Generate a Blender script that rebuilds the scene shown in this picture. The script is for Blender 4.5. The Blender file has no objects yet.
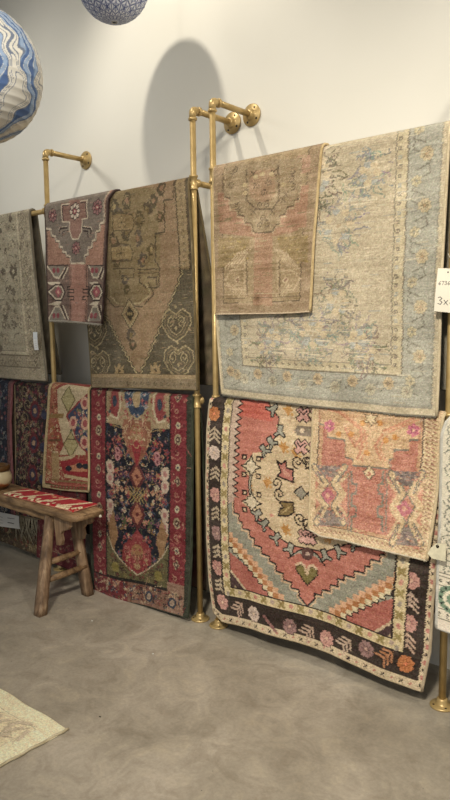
import bpy, bmesh, math, random
import numpy as np
from mathutils import Vector, Matrix
PI = math.pi
scene = bpy.context.scene
col = scene.collection

# ------------------------------------------------------------------ camera
F = 691.548; PITCH = .108769; ROLL = -.010996; YAW = .704657
CAM = np.array([0.0, -2.89881, 1.55264])
fwd = np.array([-math.sin(YAW)*math.cos(PITCH), math.cos(YAW)*math.cos(PITCH), -math.sin(PITCH)])
rt0 = np.array([math.cos(YAW), math.sin(YAW), 0.0]); up0 = np.cross(rt0, fwd)
rt = math.cos(ROLL)*rt0 + math.sin(ROLL)*up0
up = -math.sin(ROLL)*rt0 + math.cos(ROLL)*up0
cam = bpy.data.cameras.new('camera'); camo = bpy.data.objects.new('camera', cam); col.objects.link(camo)
M = Matrix(((rt[0], up[0], -fwd[0], CAM[0]), (rt[1], up[1], -fwd[1], CAM[1]), (rt[2], up[2], -fwd[2], CAM[2]), (0, 0, 0, 1)))
camo.matrix_world = M
cam.sensor_fit = 'VERTICAL'; cam.sensor_height = 36; cam.lens = F/800*36; cam.clip_start = .05
scene.camera = camo
def ray(x, y): return fwd + rt*(x-225)/F - up*(y-400)/F
def hit(x, y, ax, val):
    d = ray(x, y); return CAM + d*((val-CAM[ax])/d[ax])

# ------------------------------------------------------------------ helpers
def lin(c):
    o = []
    for v in c[:3]:
        v = v/255.0; o.append(v/12.92 if v <= .04045 else ((v+.055)/1.055)**2.4)
    return (*o, 1.0)
def lin_np(a):
    a = np.clip(a/255.0, 0, 1); return np.where(a <= .04045, a/12.92, ((a+.055)/1.055)**2.4)
def tag(o, label=None, cat=None, group=None, kind=None):
    if label: o['label'] = label
    if cat: o['category'] = cat
    if group: o['group'] = group
    if kind: o['kind'] = kind
    return o
def empty(name, loc, label, cat, group=None):
    o = bpy.data.objects.new(name, None); col.objects.link(o); o.location = loc; o.empty_display_size = .05
    return tag(o, label, cat, group)
def link(name, me, m, parent=None):
    o = bpy.data.objects.new(name, me); col.objects.link(o)
    if m is not None: me.materials.append(m)
    if parent is not None:
        o.parent = parent
        g = parent; off = Vector((0, 0, 0))
        while g is not None: off += g.location; g = g.parent
        o.location = -off
    return o
def obj(name, bm, m, parent=None, smooth=True):
    me = bpy.data.meshes.new(name); bmesh.ops.recalc_face_normals(bm, faces=bm.faces); bm.to_mesh(me); bm.free()
    if smooth: me.polygons.foreach_set('use_smooth', [True]*len(me.polygons))
    return link(name, me, m, parent)
def frame_of(d):
    d = Vector(d).normalized(); a = Vector((0, 0, 1)) if abs(d.z) < .9 else Vector((1, 0, 0))
    x = a.cross(d).normalized(); return x, d.cross(x), d
def lathe(bm, base, axis, prof, n=24):
    """prof: (radius, height along axis); closed at ends"""
    x, y, z = frame_of(axis); base = Vector(base); rings = []
    for r, h in prof:
        rings.append([bm.verts.new(base + z*h + (x*math.cos(2*PI*k/n) + y*math.sin(2*PI*k/n))*max(r, 1e-4)) for k in range(n)])
    for a, b in zip(rings, rings[1:]):
        for k in range(n): bm.faces.new((a[k], a[(k+1) % n], b[(k+1) % n], b[k]))
    bm.faces.new(rings[0]); bm.faces.new(list(reversed(rings[-1])))
def tube(bm, pts, r, n=12, cap=True):
    pts = [Vector(p) for p in pts]; rings = []
    rs = r if hasattr(r, '__len__') else [r]*len(pts)
    px = None
    for i, p in enumerate(pts):
        d = (pts[min(i+1, len(pts)-1)] - pts[max(i-1, 0)]).normalized()
        if px is None: x, y, _ = frame_of(d)
        else:
            x = (px - d*px.dot(d)).normalized(); y = d.cross(x)
        px = x
        rings.append([bm.verts.new(p + (x*math.cos(2*PI*k/n) + y*math.sin(2*PI*k/n))*rs[i]) for k in range(n)])
    for a, b in zip(rings, rings[1:]):
        for k in range(n): bm.faces.new((a[k], a[(k+1) % n], b[(k+1) % n], b[k]))
    if cap: bm.faces.new(rings[0]); bm.faces.new(list(reversed(rings[-1])))
def box(bm, x0, x1, y0, y1, z0, z1):
    v = [bm.verts.new(p) for p in ((x0,y0,z0),(x1,y0,z0),(x1,y1,z0),(x0,y1,z0),(x0,y0,z1),(x1,y0,z1),(x1,y1,z1),(x0,y1,z1))]
    for f in ((0,3,2,1),(4,5,6,7),(0,1,5,4),(1,2,6,5),(2,3,7,6),(3,0,4,7)): bm.faces.new([v[i] for i in f])

# ------------------------------------------------------------------ materials
def mat(name, build):
    m = bpy.data.materials.new(name); m.use_nodes = True; nt = m.node_tree
    b = nt.nodes['Principled BSDF']; build(nt, b); return m
def N(nt, t, **kw):
    n = nt.nodes.new(t)
    for k, v in kw.items():
        if k in n.inputs: n.inputs[k].default_value = v
        else: setattr(n, k, v)
    return n
def ramp(nt, fac, stops):
    r = nt.nodes.new('ShaderNodeValToRGB'); e = r.color_ramp.elements
    e[0].position, e[0].color = stops[0][0], lin(stops[0][1]); e[1].position, e[1].color = stops[-1][0], lin(stops[-1][1])
    for p, c in stops[1:-1]:
        k = e.new(p); k.color = lin(c)
    nt.links.new(fac, r.inputs['Fac']); return r
def mixc(nt, a, b, fac, mode='MIX'):
    m = nt.nodes.new('ShaderNodeMix'); m.data_type = 'RGBA'; m.blend_type = mode
    for s, v in ((m.inputs[6], a), (m.inputs[7], b), (m.inputs[0], fac)):
        if hasattr(v, 'default_value'): nt.links.new(v, s)
        else: s.default_value = v
    return m.outputs[2]
def objcoord(nt, scale=(1, 1, 1)):
    t = nt.nodes.new('ShaderNodeTexCoord'); mp = nt.nodes.new('ShaderNodeMapping'); mp.inputs['Scale'].default_value = scale
    nt.links.new(t.outputs['Object'], mp.inputs['Vector']); return mp.outputs[0]
def bump(nt, b, h, strength, dist):
    k = N(nt, 'ShaderNodeBump', Strength=strength, Distance=dist); nt.links.new(h, k.inputs['Height']); nt.links.new(k.outputs[0], b.inputs['Normal'])

def b_wall(nt, b):
    v = objcoord(nt); n = N(nt, 'ShaderNodeTexNoise', Scale=1.3, Detail=4); nt.links.new(v, n.inputs['Vector'])
    r = ramp(nt, n.outputs['Fac'], [(.3, (218, 214, 202)), (.7, (223, 219, 208))]); nt.links.new(r.outputs[0], b.inputs['Base Color'])
    b.inputs['Roughness'].default_value = .75
    n2 = N(nt, 'ShaderNodeTexNoise', Scale=90, Detail=3); nt.links.new(v, n2.inputs['Vector']); bump(nt, b, n2.outputs['Fac'], .12, .002)
m_wall = mat('cream_plaster', b_wall)
def b_ceil(nt, b): b.inputs['Base Color'].default_value = lin((200, 197, 190)); b.inputs['Roughness'].default_value = .9
m_ceil = mat('ceiling_paint', b_ceil)
def b_floor(nt, b):
    v = objcoord(nt)
    n1 = N(nt, 'ShaderNodeTexNoise', Scale=1.5, Detail=8, Roughness=.62, Distortion=.7); nt.links.new(v, n1.inputs['Vector'])
    n2 = N(nt, 'ShaderNodeTexNoise', Scale=7, Detail=6, Roughness=.7, Distortion=1.4); nt.links.new(v, n2.inputs['Vector'])
    n3 = N(nt, 'ShaderNodeTexNoise', Scale=70, Detail=4, Roughness=.7); nt.links.new(v, n3.inputs['Vector'])
    a = ramp(nt, n1.outputs['Fac'], [(.30, (134, 126, 112)), (.48, (158, 149, 134)), (.68, (178, 168, 153))])
    c = ramp(nt, n2.outputs['Fac'], [(.30, (150, 146, 140)), (.5, (184, 184, 184)), (.72, (212, 209, 202))])
    d = ramp(nt, n3.outputs['Fac'], [(.3, (168, 168, 168)), (.7, (204, 204, 204))])
    x = mixc(nt, a.outputs[0], c.outputs[0], .6, 'OVERLAY'); x = mixc(nt, x, d.outputs[0], .5, 'OVERLAY')
    vo = N(nt, 'ShaderNodeTexVoronoi', Scale=9.0); vo.inputs['Randomness'].default_value = 1; nt.links.new(v, vo.inputs['Vector'])
    sp = ramp(nt, vo.outputs['Distance'], [(.016, (70, 64, 56)), (.028, (255, 255, 255))])
    x = mixc(nt, x, sp.outputs[0], .7, 'MULTIPLY')
    nt.links.new(x, b.inputs['Base Color'])
    rr = ramp(nt, n2.outputs['Fac'], [(.3, (150, 150, 150)), (.7, (190, 190, 190))]); nt.links.new(rr.outputs[0], b.inputs['Roughness'])
    b.inputs['Specular IOR Level'].default_value = .35
    bump(nt, b, n3.outputs['Fac'], .12, .002)
m_floor = mat('polished_concrete', b_floor)
def b_brass(nt, b):
    v = objcoord(nt); n = N(nt, 'ShaderNodeTexNoise', Scale=25, Detail=4); nt.links.new(v, n.inputs['Vector'])
    r = ramp(nt, n.outputs['Fac'], [(.3, (172, 145, 94)), (.7, (192, 165, 112))]); nt.links.new(r.outputs[0], b.inputs['Base Color'])
    b.inputs['Metallic'].default_value = .4; b.inputs['Roughness'].default_value = .36
m_brass = mat('gold_painted_pipe', b_brass)
def b_screw(nt, b): b.inputs['Base Color'].default_value = lin((45, 34, 22)); b.inputs['Roughness'].default_value = .5; b.inputs['Metallic'].default_value = .6
m_screw = mat('dark_screw', b_screw)
def b_yarn(nt, b):
    at = nt.nodes.new('ShaderNodeAttribute'); at.attribute_name = 'dye'
    v = objcoord(nt, (1, 1, 3.2)); n = N(nt, 'ShaderNodeTexNoise', Scale=140, Detail=3, Roughness=.7); nt.links.new(v, n.inputs['Vector'])
    r = ramp(nt, n.outputs['Fac'], [(.28, (205, 205, 205)), (.72, (255, 255, 255))])
    nt.links.new(mixc(nt, at.outputs['Color'], r.outputs[0], 1.0, 'MULTIPLY'), b.inputs['Base Color'])
    b.inputs['Roughness'].default_value = .95; b.inputs['Specular IOR Level'].default_value = .1
    b.inputs['Sheen Weight'].default_value = .08
    v2 = objcoord(nt, (1, 1, 1)); n2 = N(nt, 'ShaderNodeTexNoise', Scale=230, Detail=2); nt.links.new(v2, n2.inputs['Vector'])
    bump(nt, b, n2.outputs['Fac'], .55, .003)
m_yarn = mat('wool_yarn', b_yarn)
def plain(name, c, rough=.8, c2=None, sc=30, bs=0, stretch=(1, 1, 1), metallic=0):
    def f(nt, b):
        v = objcoord(nt, stretch); n = N(nt, 'ShaderNodeTexNoise', Scale=sc, Detail=5, Roughness=.65); nt.links.new(v, n.inputs['Vector'])
        r = ramp(nt, n.outputs['Fac'], [(.32, c2 or tuple(x*.86 for x in c)), (.68, c)]); nt.links.new(r.outputs[0], b.inputs['Base Color'])
        b.inputs['Roughness'].default_value = rough; b.inputs['Metallic'].default_value = metallic
        if bs: bump(nt, b, n.outputs['Fac'], bs, .004)
    return mat(name, f)
def b_wood(nt, b, st=(1, 9, 9), A=(92, 70, 50), B=(150, 120, 86), C=(184, 154, 116)):
    v = objcoord(nt, st); n = N(nt, 'ShaderNodeTexNoise', Scale=4.5, Detail=8, Roughness=.7, Distortion=.6); nt.links.new(v, n.inputs['Vector'])
    r = ramp(nt, n.outputs['Fac'], [(.28, A), (.5, B), (.72, C)])
    v2 = objcoord(nt); n2 = N(nt, 'ShaderNodeTexNoise', Scale=9, Detail=5); nt.links.new(v2, n2.inputs['Vector'])
    r2 = ramp(nt, n2.outputs['Fac'], [(.35, (150, 140, 128)), (.6, (255, 255, 255))])
    nt.links.new(mixc(nt, r.outputs[0], r2.outputs[0], .8, 'MULTIPLY'), b.inputs['Base Color']); b.inputs['Roughness'].default_value = .65
    bump(nt, b, n.outputs['Fac'], .5, .006)
m_wood = mat('old_elm_lengthwise', b_wood)
m_woodv = mat('old_elm_upright', lambda nt, b: b_wood(nt, b, (9, 9, 1), (96, 74, 56), (148, 120, 92), (184, 160, 130)))
m_cord = plain('cotton_cord', (210, 204, 190))

# ------------------------------------------------------------------ the room
bm = bmesh.new(); box(bm, -9, 4, -7, .15, -.12, 0); tag(obj('floor', bm, m_floor, smooth=False), kind='structure', label='polished grey brown concrete floor')
bm = bmesh.new(); box(bm, -9, 4, 0, .15, 0, 4.2); tag(obj('wall_back', bm, m_wall, smooth=False), kind='structure', label='cream plaster wall')
bm = bmesh.new(); box(bm, -9, 4, -7, .15, 4.2, 4.32); tag(obj('ceiling', bm, m_ceil, smooth=False), kind='structure', label='pale ceiling')

# ------------------------------------------------------------------ painted canvases (knots of a rug)
class Cv:
    def __init__(s, W, L, ppm, base):
        s.W, s.L = W, L; s.nc = max(8, int(W*ppm)); s.nr = max(8, int(L*ppm)); s.k = ppm
        s.a = np.zeros((s.nr, s.nc, 3)); s.a[:] = base; s.mir = None; s.mirv = None; s.clip = None; s.lw = 1.0
        s.p2u = None
    def z(s, x0, y0, sc, pts):                      # points read off the photograph -> rug coordinates
        return [s.p2u(x0+x/sc, y0+y/sc) for x, y in pts]
    def _c(s, p): return (p[0]*s.W*s.k, p[1]*s.L*s.k)
    def variants(s, pts):
        o = [pts]
        if s.mir is not None: o.append([(2*s.mir-u, v) for u, v in pts])
        if s.mirv is not None: o += [[(u, 2*s.mirv-v) for u, v in q] for q in list(o)]
        return o
    def put(s, y0, y1, x0, x1, m, c):
        if s.clip is not None: m = m & s.clip[y0:y1, x0:x1]
        s.a[y0:y1, x0:x1][m] = c
    def bb(s, xs, ys, e=1):
        return max(0, int(min(ys)-e)), min(s.nr, int(max(ys)+e+1)), max(0, int(min(xs)-e)), min(s.nc, int(max(xs)+e+1))
    def mask(s, pts):
        q = [s._c(p) for p in pts]; xs = [p[0] for p in q]; ys = [p[1] for p in q]
        y0, y1, x0, x1 = s.bb(xs, ys)
        if y1 <= y0 or x1 <= x0: return None
        Y, X = np.mgrid[y0:y1, x0:x1]; Y = Y+.5; X = X+.5; m = np.zeros(X.shape, bool)
        for (ax, ay), (bx, by) in zip(q, q[1:]+q[:1]):
            if ay == by: continue
            c = ((ay > Y) != (by > Y)) & (X < (bx-ax)*(Y-ay)/(by-ay)+ax); m ^= c
        return y0, y1, x0, x1, m
    def poly(s, pts, c):
        for q in s.variants(pts):
            r = s.mask(q)
            if r: s.put(*r, c)
    def setclip(s, pts):
        if pts is None: s.clip = None; return
        s.clip = np.zeros((s.nr, s.nc), bool)
        for q in s.variants(pts):
            r = s.mask(q)
            if r: s.clip[r[0]:r[1], r[2]:r[3]] |= r[4]
    def line(s, pts, c, w=.004, closed=False):
        w = w*s.k/2*s.lw
        for q in s.variants(pts):
            q = [s._c(p) for p in q]
            if closed: q = q+q[:1]
            for (ax, ay), (bx, by) in zip(q, q[1:]):
                y0, y1, x0, x1 = s.bb((ax, bx), (ay, by), w+1)
                if y1 <= y0 or x1 <= x0: continue
                Y, X = np.mgrid[y0:y1, x0:x1]; X = X+.5-ax; Y = Y+.5-ay; dx, dy = bx-ax, by-ay
                t = np.clip((X*dx+Y*dy)/max(dx*dx+dy*dy, 1e-9), 0, 1)
                s.put(y0, y1, x0, x1, (X-t*dx)**2+(Y-t*dy)**2 <= max(w, .55)**2, c)
    def disc(s, p, r, c, sy=1.0, diamond=False):
        r = r*s.k
        for q in s.variants([p]):
            cx, cy = s._c(q[0]); y0, y1, x0, x1 = s.bb((cx-r, cx+r), (cy-r*sy, cy+r*sy))
            if y1 <= y0 or x1 <= x0: continue
            Y, X = np.mgrid[y0:y1, x0:x1]; X = np.abs(X+.5-cx); Y = np.abs(Y+.5-cy)/sy
            s.put(y0, y1, x0, x1, (X+Y <= r) if diamond else (X*X+Y*Y <= r*r), c)
    def off(s, p, dx, dy): return (p[0]+dx/s.W, p[1]+dy/s.L)
    def poly_m(s, p, pts, c, sc=1.0, ang=0, fl=1):          # small motif given in metres round p
        ca, sa = math.cos(ang), math.sin(ang)
        s.poly([s.off(p, sc*fl*(x*ca-y*sa), sc*(x*sa+y*ca)) for x, y in pts], c)
    def line_m(s, p, pts, c, w=.004, sc=1.0, ang=0, closed=False):
        ca, sa = math.cos(ang), math.sin(ang)
        s.line([s.off(p, sc*(x*ca-y*sa), sc*(x*sa+y*ca)) for x, y in pts], c, w, closed)
    def rect(s, u0, v0, u1, v1, c): s.poly([(u0, v0), (u1, v0), (u1, v1), (u0, v1)], c)
    def flower(s, p, r, c, cc, line=(40, 32, 30), n=8):
        for k in range(n):
            a = 2*PI*k/n+PI/n; s.disc(s.off(p, .66*r*math.cos(a), .66*r*math.sin(a)), r*.40, line)
        for k in range(n):
            a = 2*PI*k/n+PI/n; s.disc(s.off(p, .66*r*math.cos(a), .66*r*math.sin(a)), r*.32, c)
        s.disc(p, r*.5, c)
        for k in range(n//2):
            a = 2*PI*k/n; d = r*.6; s.line([s.off(p, d*math.cos(a), d*math.sin(a)), s.off(p, -d*math.cos(a), -d*math.sin(a))], tuple(x*.72 for x in c), .002)
        s.disc(p, r*.2, cc)
    def rosette(s, p, r, c1, c2, c3):
        s.disc(p, r, c1); s.disc(p, r*.68, c2); s.disc(p, r*.34, c3)
        for k in range(4):
            a = PI/2*k; s.disc(s.off(p, r*1.05*math.cos(a), r*1.05*math.sin(a)), r*.28, c1)
    def leaf(s, p, r, c, ang):                               # stem with three pairs of angled blades
        lw, s.lw = s.lw, 1.0
        s.line_m(p, [(0, r), (0, -r*.3)], c, .005, ang=ang)
        for k in range(3):
            y = r*(.85-.55*k)
            for sg in (-1, 1): s.line_m(p, [(0, y), (sg*r*.78, y-r*.62)], c, .0095, ang=ang)
        s.lw = lw
    def cross(s, p, r, c, w=.005):
        s.line_m(p, [(-r, -r), (r, r)], c, w); s.line_m(p, [(-r, r), (r, -r)], c, w)
    def scatter(s, box_, n, pal, seed, r0, r1, kinds=('disc', 'flower', 'dia', 'vine')):
        R = random.Random(seed); u0, v0, u1, v1 = box_
        for i in range(n):
            p = (R.uniform(u0, u1), R.uniform(v0, v1)); r = R.uniform(r0, r1); c = R.choice(pal); c2 = R.choice(pal); k = R.choice(kinds)
            if k == 'disc': s.disc(p, r*.6, c); s.disc(p, r*.25, c2)
            elif k == 'flower':
                for j in range(5):
                    a = 2*PI*j/5+r*99; s.disc(s.off(p, .7*r*math.cos(a), .7*r*math.sin(a)), r*.36, c)
                s.disc(p, r*.35, c2)
            elif k == 'dia': s.disc(p, r, c, diamond=True); s.disc(p, r*.45, c2, diamond=True)
            else:
                a = R.uniform(0, 2*PI); pts = []; q = p
                for j in range(7):
                    pts.append(q); a += R.uniform(-.9, .9); q = s.off(q, r*.8*math.cos(a), r*.8*math.sin(a))
                s.line(pts, c, .0035)
    def spiral(s, p, r, c, turns=1.4, a0=0, fl=1, w=.004):
        s.line([s.off(p, fl*r*(1-t/24*.85)*math.cos(a0+turns*2*PI*t/24), r*(1-t/24*.85)*math.sin(a0+turns*2*PI*t/24)) for t in range(25)], c, w)
    def finish(s, seed, noise=9, abrash=6, jitter=1, fade=0, fadec=(150, 140, 120), wear=.0, gain=1.0, sat=.84):
        R = np.random.RandomState(seed); a = s.a
        for j in range(s.nr):
            k = R.randint(-jitter, jitter+1)
            if k: a[j] = np.roll(a[j], k, axis=0)
        if fade: a = a*(1-fade)+np.array(fadec)*fade
        rows = np.convolve(R.randn(s.nr+8), np.ones(5)/5, 'same')[4:-4][:s.nr]*abrash*1.6
        def grain(ky, kx):
            g = R.randn(s.nr//ky+2, s.nc//kx+2); return np.repeat(np.repeat(g, ky, 0), kx, 1)[:s.nr, :s.nc, None]
        amp = .45+.55*np.clip(a.mean(2, keepdims=True)/150, 0, 1.1)
        a = a+rows[:, None, None]+amp*(grain(1, 1)*noise*.8+grain(2, 2)*noise*.6+grain(1, 6)*noise*.5+grain(3, 3)*noise*.25)+R.randn(s.nr, s.nc, 3)*noise*.35
        if wear:
            g = R.randn(14, 14); yy = np.linspace(0, 12.99, s.nr); xx = np.linspace(0, 12.99, s.nc)
            yi = yy.astype(int); xi = xx.astype(int); fy = (yy-yi)[:, None]; fx = (xx-xi)[None]
            fy = fy*fy*(3-2*fy); fx = fx*fx*(3-2*fx)
            w = g[yi][:, xi]*(1-fy)*(1-fx)+g[yi+1][:, xi]*fy*(1-fx)+g[yi][:, xi+1]*(1-fy)*fx+g[yi+1][:, xi+1]*fy*fx
            a = a+(w*wear)[:, :, None]
        gy = a.mean(2, keepdims=True); a = (gy+(a-gy)*sat)*np.array((1.10, 1.07, 1.01))*gain+3
        s.a = np.clip(a, 4, 250)

def grid_mesh(name, Pts, Cols, m, parent, flip=False):
    """Pts (nr,nc,3), Cols (nr,nc,3) sRGB 0-255"""
    nr, nc = Pts.shape[:2]; me = bpy.data.meshes.new(name)
    off = np.zeros(3); g = parent
    while g is not None: off += np.array(g.location); g = g.parent
    P = (Pts).reshape(-1, 3)
    idx = np.arange(nr*nc).reshape(nr, nc)
    q = np.stack([idx[:-1, :-1], idx[:-1, 1:], idx[1:, 1:], idx[1:, :-1]], -1).reshape(-1, 4)
    if flip: q = q[:, ::-1]
    return build_np(name, P, q, Cols.reshape(-1, 3), m, parent)
def build_np(name, P, q, C, m, parent):
    me = bpy.data.meshes.new(name); me.vertices.add(len(P)); me.vertices.foreach_set('co', P.astype(np.float32).ravel())
    me.loops.add(q.size); me.loops.foreach_set('vertex_index', q.astype(np.int32).ravel())
    me.polygons.add(len(q)); me.polygons.foreach_set('loop_start', np.arange(0, q.size, 4, dtype=np.int32))
    me.polygons.foreach_set('use_smooth', np.ones(len(q), bool))
    me.update(calc_edges=True)
    at = me.color_attributes.new('dye', 'FLOAT_COLOR', 'POINT')
    c4 = np.ones((len(P), 4), np.float32); c4[:, :3] = lin_np(C); at.data.foreach_set('color', c4.ravel())
    me.validate()
    return link(name, me, m, parent)
def dye_bm(o, c, seed=0, noise=10):
    me = o.data; n = len(me.vertices); at = me.color_attributes.new('dye', 'FLOAT_COLOR', 'POINT')
    R = np.random.RandomState(seed); c4 = np.ones((n, 4), np.float32)
    c4[:, :3] = lin_np(np.array(c)[None]+R.randn(n, 1)*noise); at.data.foreach_set('color', c4.ravel()); return o

# ------------------------------------------------------------------ hanging rugs
YR = -.309; ZA = 2.252; ZAL = 1.165; ZB = 2.268; ZBL = 1.165
class Rug: pass
def hang(label, zr, R, left, right, bottom, bulge, Lb, tilt, paint, bind=(150, 140, 110), th=.009, ppm=290, base=(120, 100, 80),
         seed=1, wave=.004, fin={}, fringe=None, fringe_len=.02, backdull=.72, group=None, backskew=0., name='rug', yr=YR, endc=None):
    """left/right/bottom: image points (x,y) read on the plane the flap hangs in, or ('m', x, z) in metres"""
    r = Rug(); zb0 = .6
    def onplane(p):
        if p[0] == 'm': return (p[1], p[2])
        y = yr-R
        for _ in range(4):
            h = hit(p[0], p[1], 1, y); v = min(max((zr-h[2])/max(zr-r.zb, .1), 0), 1.05); y = yr-R-bulge*v*v
        return (h[0], h[2])
    r.zb = zr-.8
    bt = [onplane(p) for p in bottom]; r.zb = float(np.mean([p[1] for p in bt])); bt = sorted(onplane(p) for p in bottom)
    lf = sorted((onplane(p)[::-1] for p in left)); rg = sorted((onplane(p)[::-1] for p in right))
    lz, lx = [p[0] for p in lf], [p[1] for p in lf]; rz, rx = [p[0] for p in rg], [p[1] for p in rg]
    XL = lambda z: np.interp(z, lz, lx); XR = lambda z: np.interp(z, rz, rx)
    zmid = r.zb; xl0, xr0 = XL(zmid), XR(zmid)
    bu = [(p[0]-xl0)/(xr0-xl0) for p in bt]; bz = [p[1] for p in bt]
    ZBt = lambda u: np.interp(u, bu, bz)
    W = float(max(XR(zr), xr0)-min(XL(zr), xl0)); W = float(np.mean([XR(zr)-XL(zr), xr0-xl0])); Lm = PI/2*R+zr-r.zb
    Lf = lambda u: PI/2*R+zr-ZBt(u)
    def surf(u, s, Rr):
        """u, s arrays; s = length from the apex (+front, -back); returns points"""
        a = np.abs(s); q = PI/2*R; onr = a < q
        sg = np.where(s >= 0, 1.0, -1.0); ang = np.minimum(a/R, PI/2)
        z = np.where(onr, zr+Rr*np.cos(ang), zr-(a-q)); y = yr-sg*Rr*np.sin(ang)
        d = np.maximum(a-q, 0); v = d/max(Lm-q, .01)
        vb = d/max(Lb, .01)
        y = y-np.where(s >= 0, bulge*v*v, -tilt*vb)
        ph = seed*1.7
        y = y+np.where(s >= 0, -wave*np.minimum(v*2, 1)*(np.sin(u*W*9+ph)+.6*np.sin(u*W*17+v*4+ph*2)+.7*np.sin(v*7+u*3+ph)), wave*.8*np.minimum(vb*2, 1)*np.sin(u*W*8+ph))
        x = XL(z)+u*(XR(z)-XL(z))+np.where(s < 0, backskew*vb, 0)
        return np.stack([x, y, z], -1)
    cv = Cv(W, Lm, ppm, base)
    def p2u(px, py):
        y = yr-R
        for _ in range(4):
            h = hit(px, py, 1, y); v = min(max((zr-h[2])/max(zr-r.zb, .1), 0), 1.1); y = yr-R-bulge*v*v
        u = (h[0]-XL(h[2]))/(XR(h[2])-XL(h[2]))
        s = PI/2*R+(zr-h[2]) if h[2] < zr else R*math.acos(min((h[2]-zr)/R, 1)); return (float(u), float(s/Lf(u)))
    cv.p2u = p2u
    paint(cv); cv.finish(seed, **fin)
    U = np.linspace(0, 1, cv.nc)
    # front outer
    S = np.linspace(0, 1, cv.nr)
    uu, vv = np.meshgrid(U, S); Pf = surf(uu, vv*Lf(uu), R)
    nb = max(6, int(Lb*30)); qn = 8
    sb = np.concatenate([np.linspace(0, PI/2*R, qn), PI/2*R+np.linspace(0, Lb, nb)[1:]])
    uu2, ss2 = np.meshgrid(U, sb); Pb = surf(uu2, -ss2, R)
    ji = np.clip((ss2/max(sb[-1], Lm)*(cv.nr-1)).astype(int), 0, cv.nr-1); ii = np.clip((uu2*(cv.nc-1)).astype(int), 0, cv.nc-1)
    Cb = cv.a[ji, ii]; Cb[1:] = Cb[1:]
    xm = float((XL(zr)+XR(zr))/2)
    root = empty(name, (xm, yr-R-bulge, r.zb), label, 'rug', group)
    allP = np.concatenate([Pb[::-1][:-1], Pf], 0); allC = np.concatenate([Cb[::-1][:-1], cv.a], 0)
    # inner sheet (the rug's reverse), coarser
    cu = np.linspace(0, 1, max(10, cv.nc//8)); sv = np.concatenate([-sb[::-1][:-1], np.linspace(0, 1, 8)*PI/2*R])
    Ri = R-th
    u3, s3 = np.meshgrid(cu, sv)
    Pi1 = surf(u3, s3, Ri)
    vf = np.linspace(0, 1, 30)[1:]; u4, v4 = np.meshgrid(cu, vf); s4 = PI/2*R+v4*(Lf(u4)-PI/2*R); Pi2 = surf(u4, s4, Ri)
    Pi = np.concatenate([Pi1, Pi2], 0)
    mean = cv.a.reshape(-1, 3)
    s_all = np.concatenate([s3, s4], 0); u_all = np.concatenate([u3, u4], 0)
    jj = np.clip((np.abs(s_all)/Lm*(cv.nr-1)).astype(int), 0, cv.nr-1); i2 = np.clip((u_all*(cv.nc-1)).astype(int), 0, cv.nc-1)
    Ci = cv.a[jj, i2]*.75+mean.mean(0)*.25; Ci = Ci*backdull+np.array((96, 88, 74))*(1-backdull)
    nr, nc = allP.shape[:2]; nr2, nc2 = Pi.shape[:2]
    idx = np.arange(nr*nc).reshape(nr, nc); id2 = nr*nc+np.arange(nr2*nc2).reshape(nr2, nc2)
    qd = lambda I: np.stack([I[:-1, :-1], I[:-1, 1:], I[1:, 1:], I[1:, :-1]], -1).reshape(-1, 4)
    Q = np.concatenate([qd(idx)[:, ::-1], qd(id2)])
    PP = np.concatenate([allP.reshape(-1, 3), Pi.reshape(-1, 3)]); CC = np.concatenate([allC.reshape(-1, 3), Ci.reshape(-1, 3)])
    body = build_np('rug_field', PP, Q, CC, m_yarn, root)
    # overcast side edges
    for e in (0.0, 1.0):
        ss = np.concatenate([-sb[::-1][::2], np.linspace(0, 1, 40)[1:]*float(Lf(np.array(e)))]); ue = np.full(len(ss), e)
        c = surf(ue, ss, R-th/2)
        bm = bmesh.new(); tube(bm, [tuple(p) for p in c], th/2+.0022, 8); o = obj('side_binding', bm, m_yarn, root); dye_bm(o, bind, seed)
    # bottom ends
    bm = bmesh.new(); uu5 = np.linspace(0, 1, 40); c = surf(uu5, Lf(uu5), R-th/2); tube(bm, [tuple(p) for p in c], th/2+.0008, 6)
    o = obj('end_binding', bm, m_yarn, root); dye_bm(o, endc or bind, seed+1)
    bm = bmesh.new(); c = surf(uu5, np.full(40, -sb[-1]), R-th/2); tube(bm, [tuple(p) for p in c], th/2+.0008, 6)
    o = obj('end_binding', bm, m_yarn, root); dye_bm(o, endc or bind, seed+1)
    if fringe:
        bm = bmesh.new(); Rn = random.Random(seed); n = int(W/.006)
        for k in range(n):
            u = (k+.5)/n; p = surf(np.array(u), Lf(np.array(u)), R-th/2)
            l = fringe_len*Rn.uniform(.6, 1.1); x, y, z = map(float, p)
            tube(bm, [(x, y, z), (x+Rn.uniform(-.2, .2)*l, y-.004, z-l*.5), (x+Rn.uniform(-.35, .35)*l, y+Rn.uniform(-.004, .004), z-l)], [.0022, .002, .0012], 4)
        o = obj('fringe', bm, m_yarn, root); dye_bm(o, fringe, seed+2)
    root['_'] = 0; del root['_']
    r.root = root; r.surf = surf; r.Lf = Lf; r.cv = cv
    return r

# colours
INK = (44, 34, 32)
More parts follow.
